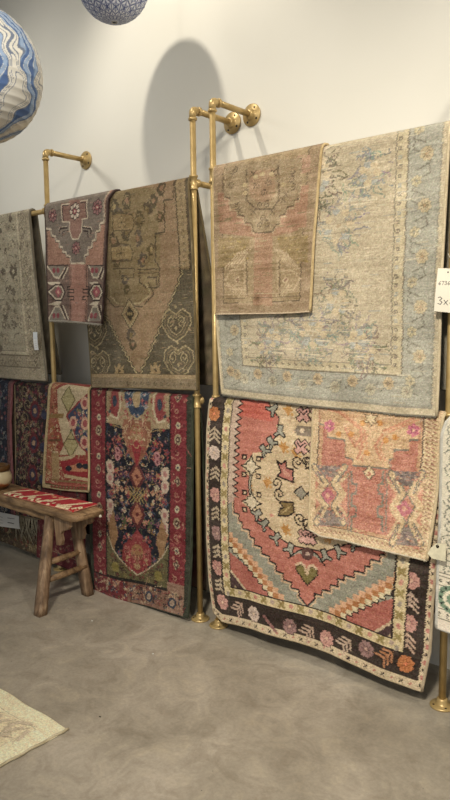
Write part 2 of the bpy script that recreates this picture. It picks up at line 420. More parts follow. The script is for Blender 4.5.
# ---- black bordered village rug with the pink and blue medallion
def p_black(c):
    c.lw = 1.55
    u0, u1, vb = .085, .905, .878; f0, f1, fv = .128, .856, .838
    CR, DK = (198, 180, 152), (58, 47, 42); PK, BL, RD = (184, 110, 98), (142, 142, 130), (170, 96, 86); FC = (200, 178, 146)
    c.rect(0, 0, 1, 1, CR); c.rect(.016, 0, .978, .965, DK)
    for k in range(34):
        v = .02+k*.029
        for u in (.007, .989):
            if k % 2: c.cross((u, v), .006, INK, .003)
            else: c.rect(u-.007, v-.009, u+.007, v+.009, (176, 112, 104))
    for k in range(26): 
        u = .03+k*.037
        c.cross((u, .983), .007, INK, .003) if k % 2 == 0 else c.disc((u, .983), .006, (182, 120, 108))
    # dark border: flowers and leaves
    fl = dict(o=((196, 120, 74), (230, 130, 90)), w=(( 196, 176, 168), (214, 190, 170)), p=((190, 138, 132), (210, 168, 150)), m=((146, 112, 112), (190, 150, 140)))
    for x, y, k in ((214, 414, 'o'), (214.5, 453, 'w'), (216, 495, 'p'), (217, 533, 'm'), (217.5, 568, 'p'), (222, 602, 'p'), (254, 613, 'w'), (289.5, 626, 'm'),
                    (326, 638, 'p'), (366, 648, 'm'), (406, 662, 'o'), (409, 622, 'p'), (410.5, 580, 'p')):
        c.flower(c.p2u(x, y), .038, *fl[k], line=DK)
    for k, v in enumerate((.06, .2, .34, .48)): c.flower((.94, v), .03, *fl['mpow'[k]], line=DK)
    for x, y, a in ((214.5, 435, 0), (216, 474, 0), (217, 514, 0), (218, 552, 0), (220, 586, .15)):
        c.leaf(c.p2u(x, y), .040, (178, 160, 138), a+PI)
    for v in (.13, .27, .41): c.leaf((.94, v), .026, (170, 150, 130), PI)
    for x, y, cc in ((410, 601, (186, 160, 146)), (408, 641, (180, 150, 132))): c.leaf(c.p2u(x, y), .040, cc, PI)
    for x, y, cc in ((238, 608, (180, 152, 138)), (307, 632, (180, 152, 138)), (345, 643, (180, 156, 140)), (386, 655, (178, 120, 84))): c.leaf(c.p2u(x, y), .040, cc, -PI*.75)
    q = c.z(205, 510, 4.09, [(245, 430), (292, 492)]); c.line(q, (140, 96, 96), .010)
    # inner cream border
    c.rect(u0-.006, 0, u1+.006, vb+.006, INK); c.rect(u0, 0, u1, vb, (204, 186, 148))
    for k in range(22):
        v = .03+k*.04; cc = ((150, 134, 84), (150, 140, 130), (148, 130, 80), (196, 134, 122))[k % 4]
        for u in ((u0+f0)/2-.002, (u1+f1)/2+.001):
            if k % 2 == 0: c.cross((u, v), .013, cc, .008); c.line_m((u, v), [(-.014, 0), (.014, 0)], cc, .004)
            else: c.disc((u, v), .010, cc, 1.3)
    for k in range(18):
        u = f0+.0+k*.043; cc = ((150, 134, 84), (170, 150, 140), (148, 130, 80), (196, 134, 122))[k % 4]
        if k % 2 == 0: c.cross((u, (vb+fv)/2), .013, cc, .008)
        else: c.disc((u, (vb+fv)/2), .011, cc)
    c.rect(f0-.006, 0, f1+.006, fv+.006, INK); c.rect(f0, 0, f1, fv, RD)
    F_ = [(f0, -.1), (f1, -.1), (f1, fv), (f0, fv)]; c.setclip(F_)
    mid = c.p2u(305.5, 606); c.mir = mid[0]
    # field layers (mirrored about the medallion's axis)
    Z5 = lambda pts: c.z(205, 540, 7.5, pts)
    dv = .0; tl = c.p2u(233, 550); br = c.p2u(279, 606)       # checker diagonal from tl to br
    # grey blue band
    c.poly([(f0, c.p2u(233, 495)[1]), (mid[0], fv*1.0+.0), (mid[0], fv), (br[0]+.01, fv), (f0, tl[1]+.01)], BL)
    c.poly([(f0, c.p2u(233, 495)[1]), (mid[0], .3), (mid[0], fv+.01), (br[0], fv+.01), (f0, tl[1])], BL)
    # corner piece with pale diagonal
    c.poly([(f0, c.p2u(233, 572)[1]), c.p2u(250, 595), (f0, fv+.02)], (74, 54, 56)); c.line([(f0, c.p2u(233, 571)[1]), c.p2u(251, 597)], (190, 168, 140), .007)
    c.poly([c.p2u(234, 584), c.p2u(238, 590), c.p2u(234, 590)], (170, 150, 120))
    n = 9; OR, CB = (176, 116, 72), (206, 190, 158)
    du = (br[0]-tl[0])/n; dv = (br[1]-tl[1])/n
    for k in range(-1, n+1):
        pu, pv = tl[0]+du*(k), tl[1]+dv*(k)
        for j, cc in enumerate((CB, OR, (208, 160, 128))):
            uu = pu+du*.5; v_ = pv-dv*j
            c.rect(uu-du*.55, v_-dv*.62, uu+du*.5, v_+dv*.5, cc)
        c.line([(pu, pv-dv*.1), (pu, pv+dv*.55), (pu+du, pv+dv*.55), (pu+du, pv+dv*.9)], INK, .004)
    # pink V
    path = [(235, 500), (240, 514), (243, 522), (250, 530), (254, 538), (262, 547), (270, 556), (276, 563), (283, 573), (291, 582), (298, 590), (299, 597), (305.5, 606)]
    pu = [c.p2u(*p) for p in path]; st = []
    for a, b in zip(pu, pu[1:]): st += [a, (b[0], a[1])] if len(st) % 4 == 0 else [a]
    st.append(pu[-1]); low = [(f0, pu[0][1])]+pu
    step = [pu[0]]
    for a, b in zip(pu, pu[1:-1]): step += [(a[0], b[1]-(b[1]-a[1])*.1), b]
    step.append(pu[-1])
    c.poly([(f0+.02, -.02)]+[(f0+.02, step[0][1])]+step+[(mid[0], -.02)], PK)
    c.line([(u-.006, v+.008) for u, v in step], (204, 170, 140), .005); c.line(step, INK, .0045)
    # red upper corner + zigzag edge strip
    c.poly([(f0+.02, -.02), (f0+.02, .085), (f0+.2, .10), (f0+.26, -.02)], (196, 98, 86))
    c.poly([(f0, -.02), (f0+.03, -.02), (f0+.03, step[0][1]), (f0, step[0][1]+.02)], (186, 160, 150))
    zz = []; k = 0; v = -.01
    while v < step[0][1]:
        zz.append((f0+(.052 if k % 2 else .024), v)); v += .0155; k += 1
    for a, b in zip(zz, zz[1:]): c.poly([a, b, (f0+.0, b[1]), (f0+.0, a[1])], (190, 166, 152))
    c.line(zz, INK, .004)
    # cream centre
    cen = [(266, 380), (268, 404), (274, 412), (279, 418), (278, 430), (276, 437), (262, 452), (254, 453), (250, 458), (243, 466), (252, 480), (252, 492), (243, 502), (254, 512), (259, 517), (266, 524), (273, 530), (281, 538), (290, 545), (305.5, 549)]
    cu = [c.p2u(*p) for p in cen]
    c.poly([(mid[0], -.1)]+[(cu[0][0], -.1)]+cu+[(mid[0], cu[-1][1])], FC)
    c.line(cu[:7], INK, .004); c.line(cu[13:], INK, .004)
    R = random.Random(5)
    for k in range(90):
        c.disc((R.uniform(cu[5][0], mid[0]), R.uniform(0, .5)), R.uniform(.006, .02), R.choice([(206, 184, 150), (196, 170, 136), (208, 188, 160), (188, 160, 130)]), .35)
    c.setclip([(mid[0], -.1)]+[(cu[0][0], -.1)]+cu+[(mid[0], cu[-1][1])])
    for x, y in ((288, 410), (284, 447), (249, 485), (286, 529), (268, 482), (296, 452)):
        c.poly_m(c.p2u(x, y), [(-.03, -.006), (-.012, -.010), (-.018, -.03), (.0, -.014), (.012, -.03), (.014, -.008), (.03, 0), (.012, .010), (0, .034), (-.012, .012)], (190, 136, 72)); c.disc(c.off(c.p2u(x, y), .02, .02), .008, (200, 150, 90))
    for x, y in ((252, 466), (248, 508), (262, 458), (272, 515)): c.disc(c.p2u(x, y), .012, (206, 140, 124), .6)
    c.setclip(F_)
    # eight pointed stars with corner squares
    for x, y in ((252, 466.5), (252.5, 502)):
        p = c.p2u(x, y); s8 = []
        for k in range(16):
            a = PI/8*k+PI/8*0; r = .056 if k % 4 == 0 else (.028 if k % 2 else .032); s8.append((r*math.cos(a), r*math.sin(a)))
        c.poly_m(p, s8, (204, 190, 166)); c.line_m(p, s8, INK, .004, closed=True)
        for sx in (-1, 1):
            for sy in (-1, 1):
                q = c.off(p, sx*.040, sy*.042); c.poly_m(q, [(-.014, -.014), (.014, -.014), (.014, .014), (-.014, .014)], INK); c.poly_m(q, [(-.0065, -.0065), (.0065, -.0065), (.0065, .0065), (-.0065, .0065)], (206, 180, 150))
    c.line([c.p2u(251, 476), c.p2u(251, 493)], (30, 28, 30), .012); c.line([c.p2u(251, 476), c.p2u(251, 493)], (176, 170, 156), .004)
    # hooked grey motifs along the medallion's edge
    GR = (150, 150, 140)
    for x, y, a in ((280, 432, .0), (257, 514, .9), (264, 524, .8), (276, 538, .7), (289, 549, .4), (265, 451, -.7), (272, 443, -.7), (272, 410, .8)):
        p = c.p2u(x, y); sh = [(-.028, -.012), (.0, -.012), (.014, -.028), (.022, -.02), (.01, 0), (.022, .02), (.014, .028), (0, .012), (-.028, .012)]
        c.poly_m(p, sh, GR, 1.15, a+PI/2); c.line_m(p, sh, INK, .004, 1.15, a+PI/2, True)
    # pink crosses, red leaf, scrolls, olive leaves, grey diamond
    for x, y in ((303, 415), (301, 447), (304, 537)):
        p = c.p2u(x, y)
        for ang in (PI/4, -PI/4):
            sh = [(-.036, -.012), (.036, -.012), (.036, .012), (-.036, .012)]; c.poly_m(p, [(a*1.12, b*1.4) for a, b in sh], INK, 1, ang)
        for ang in (PI/4, -PI/4): c.poly_m(p, [(-.036, -.011), (.036, -.011), (.036, .011), (-.036, .011)], (200, 150, 144), 1, ang)
        c.line_m(p, [(-.02, -.02), (.0, 0), (.02, -.02)], INK, .004)
    p = c.p2u(302, 431); sh = [(-.04, 0), (-.024, -.024), (.04, -.024), (.04, .024), (-.024, .024)]; c.poly_m(p, sh, (126, 112, 100)); c.disc(p, .011, (214, 190, 166)); 
    p = c.p2u(284, 471); sh = [(-.034, -.04), (-.012, -.026), (.01, -.044), (.014, -.014), (.044, -.012), (.044, .04), (-.004, .03), (-.03, .024), (-.01, .006)]
    c.poly_m(p, sh, (176, 106, 98), 1.15); c.line_m(p, sh, INK, .005, 1.15, closed=True); 
    for k in range(4): c.line_m(p, [(-.006+k*.011, -.012+k*.006), (.012+k*.008, .02)], (206, 150, 134), .003)
    p = c.p2u(286, 508); sh = [(-.032, -.026), (.04, -.034), (.044, .012), (.016, .034), (-.036, .042), (-.03, .006), (-.012, .0)]
    c.poly_m(p, sh, (126, 104, 64)); c.line_m(p, sh, INK, .005, closed=True); c.line_m(p, [(-.01, .02), (.024, -.012)], (176, 152, 104), .004)
    p = c.p2u(301, 493); c.disc(p, .036, INK, diamond=True); c.disc(p, .029, (150, 144, 132), diamond=True)
    for x, y, fl_ in ((298, 462, 1), (306, 462, -1), (277, 483, -1), (280, 494, 1), (300, 519, 1), (306, 524, -1)):
        c.spiral(c.p2u(x, y), .031, INK, 1.35, PI*.5, fl_, .0045)
    # bottom pendant and olive leaf
    c.poly([c.p2u(288, 558), c.p2u(294, 552), c.p2u(305.5, 547), c.p2u(305.5, 558), c.p2u(298, 553)], GR)
    c.line([c.p2u(288, 558), c.p2u(296, 551), c.p2u(305.5, 548)], INK, .004)
    c.disc((mid[0], c.p2u(305, 554)[1]), .030, (96, 66, 64)); c.disc((mid[0], c.p2u(305, 554)[1]), .011, (176, 150, 140), .8)
    q = c.p2u(306, 573); sh = [(0, .06), (-.052, .002), (-.052, -.022), (-.026, -.034), (0, -.01)]
    c.poly_m((mid[0], q[1]), sh, (122, 110, 64)); c.line_m((mid[0], q[1]), sh, INK, .004)
    c.line_m((mid[0], q[1]), [(-.05, -.026), (-.03, -.04), (-.012, -.03), (0, .008)], (206, 178, 150), .007)
    c.mir = None; c.setclip(None)
rB1 = hang('large rug with a black flowered border and pink stepped medallion, right lower rail', ZBL, .031,
     left=[(210, 396), (206.5, 430), (205.5, 480), (206, 540), (208, 580), (213, 614)], right=[(441, 417), (440.5, 480), (438, 545), (433, 600), (430.5, 650), (422, 690)],
     bottom=[(213, 613), (222, 622), (252, 628), (290, 640), (330, 653), (380, 676), (404, 684), (422, 691)], bulge=.03, Lb=.82, tilt=.06,
     paint=p_black, bind=(186, 168, 140), base=(52, 42, 39), ppm=330, seed=3, wave=.006, fin=dict(noise=11, abrash=6, wear=6, sat=.80, gain=.98), endc=(190, 172, 140), backdull=.6)

# ---- small pink rug over it
def p_pink(c):
    c.lw = 1.25
    c.rect(0, 0, 1, 1, (206, 182, 144)); R = random.Random(3)
    Z = lambda p: c.z(305, 400, 3.214, p)
    for v in np.arange(.02, .95, .026):
        for u in (.915, .955): c.line_m((u, v), [(-.01, -.004), (.01, .004)], (150, 100, 84), .004); c.line_m((u, v+.012), [(-.01, .004), (.01, -.004)], (170, 150, 110), .003)
    for u in np.arange(.06, .95, .04): c.line_m((u, .955), [(-.008, -.006), (.008, .006)], (170, 120, 100), .004)
    c.rect(.06, 0, .88, .925, (90, 80, 70)); c.rect(.068, 0, .872, .918, (196, 152, 116)); c.rect(.10, 0, .845, .895, (184, 110, 96))
    G = (116, 116, 108)
    med = Z([(48, 0), (48, 78), (72, 82), (72, 120), (128, 128), (132, 185), (152, 188), (152, 210), (272, 222), (274, 190), (284, 190), (286, 160), (335, 162), (338, 128), (366, 130), (378, 0)])
    c.poly(med, (204, 168, 128)); c.line(med, G, .006)
    c.line([c.off(p, 0, .012) for p in med], (190, 124, 98), .004)
    for k in range(40):
        p = Z([(R.uniform(70, 360), R.uniform(30, 120))])[0]; c.disc(p, R.uniform(.01, .02), R.choice([(210, 178, 138), (204, 158, 118), (208, 172, 134)]), .5)
    for pts in ([(60, 26), (110, 40), (180, 95)], [(350, 60), (300, 80), (255, 100)], [(130, 90), (160, 150), (190, 110)], [(250, 110), (225, 150), (245, 190)], [(180, 95), (185, 150), (170, 190)]):
        c.line(Z(pts), (204, 136, 106), .009); c.line([c.off(p, .02, .004) for p in Z(pts)], (206, 142, 110), .006)
    for x, y in ((150, 110), (200, 170), (260, 130), (290, 120), (110, 110), (185, 75), (240, 75)): c.disc(Z([(x, y)])[0], .013, (214, 144, 70))
    for x, y in ((80, 84), (348, 98)): c.flower(Z([(x, y)])[0], .028, (200, 96, 132), (222, 170, 140), (206, 150, 120), 6)
    p = Z([(213, 62)])[0]; sh = [((.034 if k % 2 else .016)*math.cos(PI/6*k), (.034 if k % 2 else .016)*math.sin(PI/6*k)) for k in range(12)]
    c.poly_m(p, sh, (226, 206, 166)); c.line_m(p, sh, (110, 90, 70), .003, closed=True)
    p = Z([(206, 234)])[0]; c.disc(p, .03, (110, 96, 84), diamond=True, sy=1.2); c.disc(p, .023, (220, 196, 156), diamond=True, sy=1.2); c.disc(p, .008, (180, 100, 90), diamond=True)
    # side panels
    for pan in ([(34, 205), (130, 215), (134, 405), (34, 400)], [(282, 226), (376, 232), (364, 480), (268, 452)]):
        c.poly(Z(pan), (196, 128, 108))
    for (xc, y0, y1, x0, x1) in ((80, 207, 405, 35, 128), (325, 228, 470, 283, 375)):
        H_ = y1-y0
        c.poly(Z([(x0, y0), (x1, y0+4), (xc+14, y0+H_*.2), (xc-14, y0+H_*.2)]), (120, 110, 112))
        c.poly(Z([(x0, y1-8), (xc-18, y0+H_*.74), (xc+14, y0+H_*.74), (x1-4, y1)]), (126, 116, 116))
        for sx in (-1, 1):
            c.line(Z([(xc+sx*48, y0+8), (xc+sx*12, y0+H_*.3), (xc+sx*38, y0+H_*.48), (xc+sx*12, y0+H_*.68), (xc+sx*44, y1-12)]), G, .026)
            c.line(Z([(xc+sx*48, y0+8), (xc+sx*12, y0+H_*.3), (xc+sx*38, y0+H_*.48), (xc+sx*12, y0+H_*.68), (xc+sx*44, y1-12)]), (206, 180, 140), .016)
            c.line(Z([(xc+sx*60, y0+30), (xc+sx*26, y0+H_*.32), (xc+sx*50, y0+H_*.48), (xc+sx*26, y0+H_*.66), (xc+sx*56, y1-34)]), (200, 172, 134), .010)
            c.line(Z([(xc+sx*40, y0+25), (xc+sx*20, y0+H_*.3)]), G, .004); c.line(Z([(xc+sx*40, y1-25), (xc+sx*20, y1-H_*.3)]), G, .004)
        c.disc(Z([(xc-6, y0+H_*.5)])[0], .036, (190, 98, 122), diamond=True); c.disc(Z([(xc-6, y0+H_*.5)])[0], .014, (210, 150, 134), diamond=True)
        for k in range(60): c.disc(Z([(R.uniform(x0+8, x1-8), R.choice([y0+20, y1-30])+R.uniform(-16, 16))])[0], .007, R.choice([(98, 90, 98), (160, 140, 126), (130, 116, 118), (176, 120, 104)]), .7)
        for k in range(30): c.disc(Z([(R.uniform(x0, x1), R.uniform(y0, y1))])[0], .006, R.choice([(200, 130, 110), (206, 176, 140), (150, 120, 104)]), .5)
    for xs in ((150, 158), (250, 242)):
        x, x2 = xs; c.line(Z([(x, 230), (x, 268), (x2+ (x2-x)*.8, 270), (x2+(x2-x)*.8, 300), (x, 302), (x, 340), (x2+(x2-x)*.8, 342), (x2+(x2-x)*.8, 372), (x, 375), (x, 420)]), G, .008)
        c.line(Z([(x-(x2-x)*1.4, 235), (x-(x2-x)*1.4, 420)]), G, .005)
    for k in range(60): c.disc(Z([(R.uniform(165, 235), R.uniform(235, 430))])[0], .008, R.choice([(190, 112, 94), (178, 96, 82), (196, 122, 100)]), .4)
rB2 = hang('small faded red and peach rug folded over the right end of the black bordered rug', ZBL, .043,
     left=[(313, 404), (310, 470), (308, 530)], right=[(442, 417), (440, 450), (434, 510), (426, 561)],
     bottom=[(308, 529), (320, 536), (345, 540), (380, 549), (410, 557), (426, 561)], bulge=.04, Lb=.30, tilt=.01,
     paint=p_pink, bind=(206, 186, 150), ppm=330, seed=7, wave=.004, fin=dict(noise=13, abrash=9, wear=6, fade=.14, fadec=(190, 146, 120), sat=.72, gain=1.0), fringe=(220, 206, 176), fringe_len=.008, endc=(226, 214, 190))

# ---- large pale rug on the upper rail
def p_pale(c):
    c.lw = 1.35
    CRM, BLU, FLD = (200, 186, 156), (168, 170, 160), (194, 180, 152)
    c.rect(0, 0, 1, 1, CRM); c.rect(.014, 0, .982, .975, (150, 148, 136)); c.rect(.020, 0, .976, .966, BLU)
    c.rect(.126, 0, .866, .865, (130, 122, 106)); c.rect(.131, 0, .861, .86, (200, 186, 152)); c.rect(.163, 0, .822, .828, (140, 132, 114)); c.rect(.167, 0, .818, .824, FLD)
    R = random.Random(11)
    for k in range(27):
        v = .02+k*.031
        for u in (.151, .834): c.poly_m((u, v), [(-.008, -.008), (.008, -.008), (.008, .008), (-.008, .008)], (136, 126, 110) if k % 3 else (160, 166, 162)); c.disc((u, v), .003, (210, 196, 166))
    for k in range(20): c.disc((.18+k*.032, .842), .008, (140, 130, 112), diamond=True)
    # border vine with peach and cream rosettes
    for (uc, vs) in ((.912, np.arange(.03, .94, .085)), (.078, np.arange(.05, .94, .095))):
        for k, v in enumerate(vs):
            du = .016*(1 if k % 2 else -1); p = (uc+du, v)
            c.line([(uc-du*1.6, v-.045), (uc-du*2.0, v-.02), (uc+du, v), (uc+du*2, v+.03), (uc-du, v+.05)], (132, 130, 118), .004)
            if k % 2: c.flower(p, .028, (200, 182, 146), (190, 158, 120), (150, 150, 136), 8)
            else: c.flower(p, .022, (198, 186, 150), (150, 150, 140), (140, 140, 128), 6)
    for k, u in enumerate(np.arange(.06, .96, .075)):
        v = .905+(.014 if k % 2 else -.012); c.line([(u-.035, .925), (u, v), (u+.035, .89)], (132, 130, 118), .004)
        c.flower((u, v), .026, ((206, 180, 140), (190, 184, 160))[k % 2], (160, 140, 120), (146, 146, 134), 8)
    # field ornaments, faint, mirrored
    c.mir = .49
    for (u, v, r, a) in ((.60, .32, .10, (162, 168, 164)), (.60, .60, .07, (156, 150, 132)), (.49, .13, .12, (138, 130, 108)), (.72, .15, .06, (160, 166, 164)), (.5, .72, .08, (164, 166, 160)), (.72, .78, .05, (156, 146, 126)), (.3, .74, .05, (166, 168, 160))):
        for k in range(40):
            t = R.uniform(0, 2*PI); rr = r*R.uniform(.35, 1.0); p = (u+rr*math.cos(t)/1.16*.8, v+rr*math.sin(t))
            pts = [p]
            for j in range(5): t += R.uniform(-1.2, 1.2); p = c.off(p, .016*math.cos(t), .016*math.sin(t)); pts.append(p)
            c.line(pts, tuple(x*R.uniform(.78, .98) for x in a), .004)
        for k in range(7):
            t = 2*PI*k/7; c.disc((u+r*.55*math.cos(t)/1.16, v+r*.55*math.sin(t)), .018, (164, 170, 170) if k % 2 else (206, 186, 150), .8)
        c.disc((u, v), r*.2, (200, 188, 160)); c.disc((u, v), r*.1, (186, 164, 130))
    c.mir = None
    for k in range(420): c.line_m((R.uniform(.17, .81), R.uniform(0, .82)), [(-R.uniform(.01, .06), 0), (R.uniform(.01, .06), 0)], R.choice([(184, 168, 140), (176, 162, 136), (212, 198, 170), (190, 176, 150)]), .003)
    for k in range(160): c.line_m((R.uniform(0, 1), R.uniform(0, .96)), [(-R.uniform(.01, .04), 0), (R.uniform(.01, .04), 0)], R.choice([(176, 170, 150), (164, 166, 156), (196, 190, 168)]), .003)
rB3 = hang('large pale beige rug with a faded blue border on the upper rail', ZB, .031,
     left=[(212.5, 170), (216, 310), (221, 392)], right=[(449, 124), (445.5, 200), (440.5, 290), (438.5, 360), (436.5, 412)],
     bottom=[(222, 394), (250, 398), (300, 404), (350, 409), (400, 414), (437, 416)], bulge=.02, Lb=.98, tilt=.05,
     paint=p_pale, bind=(206, 190, 158), ppm=330, seed=13, wave=.004, fin=dict(noise=9, abrash=6, wear=7, fade=.05, fadec=(190, 178, 152), sat=.66, gain=.92), fringe=(150, 144, 128), fringe_len=.012, endc=(150, 142, 124))
# ---- small tan rug over it
def p_tan(c):
    c.lw = 1.3
    c.rect(0, 0, 1, 1, (164, 138, 108)); Z = lambda p: c.z(205, 145, 3.75, p); R = random.Random(21)
    D, Lt = (112, 94, 74), (194, 170, 136)
    c.rect(.10, 0, .90, .93, D); c.rect(.11, 0, .89, .922, (168, 144, 108))
    c.poly(Z([(48, 180), (385, 150), (378, 305), (300, 335), (190, 345), (55, 330)]), (178, 132, 106))
    c.poly(Z([(45, 60), (130, 60), (110, 100), (50, 110)]), (176, 146, 116)); c.poly(Z([(345, 40), (395, 40), (390, 100), (350, 110)]), (182, 140, 116))
    med = Z([(76, 70), (74, 195), (92, 198), (95, 235), (118, 238), (122, 262), (145, 264), (150, 290), (172, 292), (178, 318), (190, 330), (250, 325), (262, 300), (275, 296), (280, 262), (300, 258), (305, 232), (330, 228), (334, 205), (350, 202), (356, 150), (358, 50)])
    c.poly(med, (164, 142, 110)); c.line(med, D, .006); c.line([c.off(p, 0, .010) for p in med], Lt, .004)
    c.line(Z([(155, 95), (155, 205), (190, 240), (250, 240), (275, 205), (272, 75)]), D, .006)
    c.poly(Z([(165, 100), (165, 190), (200, 215), (240, 212), (262, 185), (260, 85)]), (172, 138, 108))
    for x, y in ((205, 225), (232, 222), (218, 180), (190, 150), (240, 140), (100, 120), (98, 155), (325, 95), (322, 125), (325, 155), (112, 95), (215, 275), (205, 300), (232, 295)):
        c.spiral(Z([(x, y)])[0], .017, D, 1.2, x*.1, 1 if x < 215 else -1, .004)
    for x, y in ((120, 225), (130, 245), (290, 205), (300, 185), (180, 110), (255, 105), (180, 250), (250, 250)): c.cross(Z([(x, y)])[0], .012, D, .004)
    for x, y in ((190, 120), (250, 110), (150, 150), (290, 150), (215, 110), (150, 180)): c.disc(Z([(x, y)])[0], .014, (196, 174, 130), .7)
    c.poly(Z([(50, 345), (170, 350), (150, 400), (90, 455), (50, 460)]), (156, 132, 88)); c.poly(Z([(265, 345), (385, 335), (385, 440), (330, 430), (280, 390)]), (152, 128, 84))
    for k in range(50): c.disc(Z([(R.choice([R.uniform(55, 160), R.uniform(270, 380)]), R.uniform(345, 440))])[0], .007, R.choice([(176, 150, 84), (138, 118, 70), (184, 160, 104)]), .6)
    c.poly(Z([(185, 330), (250, 330), (250, 600), (180, 600)]), (176, 134, 106))
    for k in range(5):
        c.line(Z([(172-k*11, 385+k*4), (120-k*11, 462)]), Lt, .005); c.line(Z([(255+k*11, 385+k*4), (315+k*9, 462)]), Lt, .005)
        c.line(Z([(80+k*13, 520), (130+k*8, 570)]), Lt, .004); c.line(Z([(340-k*13, 520), (290-k*7, 570)]), Lt, .004)
    for x0, x1, x2 in ((80, 100, 150), (355, 330, 270)):
        c.line(Z([(x2, 430), (x2, 540), (x1, 540), (x0, 500), (x1, 470), (x2, 465)]), Lt, .007); c.line(Z([(x2+8, 430), (x2+8, 560)]), D, .004); c.disc(Z([((x1+x2)/2, 505)])[0], .020, Lt, diamond=True); c.disc(Z([((x1+x2)/2, 505)])[0], .010, (150, 110, 90), diamond=True)
    c.line([(.1, .90), (.9, .90)], D, .004); c.line([(.1, .875), (.9, .875)], Lt, .003)
    for k in range(200): c.line_m((R.uniform(.02, .98), R.uniform(0, 1)), [(-.02, 0), (.02, 0)], R.choice([(150, 128, 92), (172, 150, 112), (158, 132, 100), (142, 122, 88)]), .003)
rB4 = hang('small tan and dusty pink rug folded over the left end of the pale rug', ZB, .043,
     left=[(212.5, 166), (213, 240), (216, 314)], right=[(321, 146), (318, 180), (313, 250), (309, 312)],
     bottom=[(216, 314), (240, 313.5), (280, 313), (300, 312), (309, 311)], bulge=.03, Lb=.5, tilt=.03,
     paint=p_tan, bind=(196, 172, 128), ppm=330, seed=23, wave=.003, fin=dict(noise=9, abrash=8, wear=8, fade=.10, fadec=(156, 134, 102), sat=.70, gain=.92), endc=(222, 200, 170))

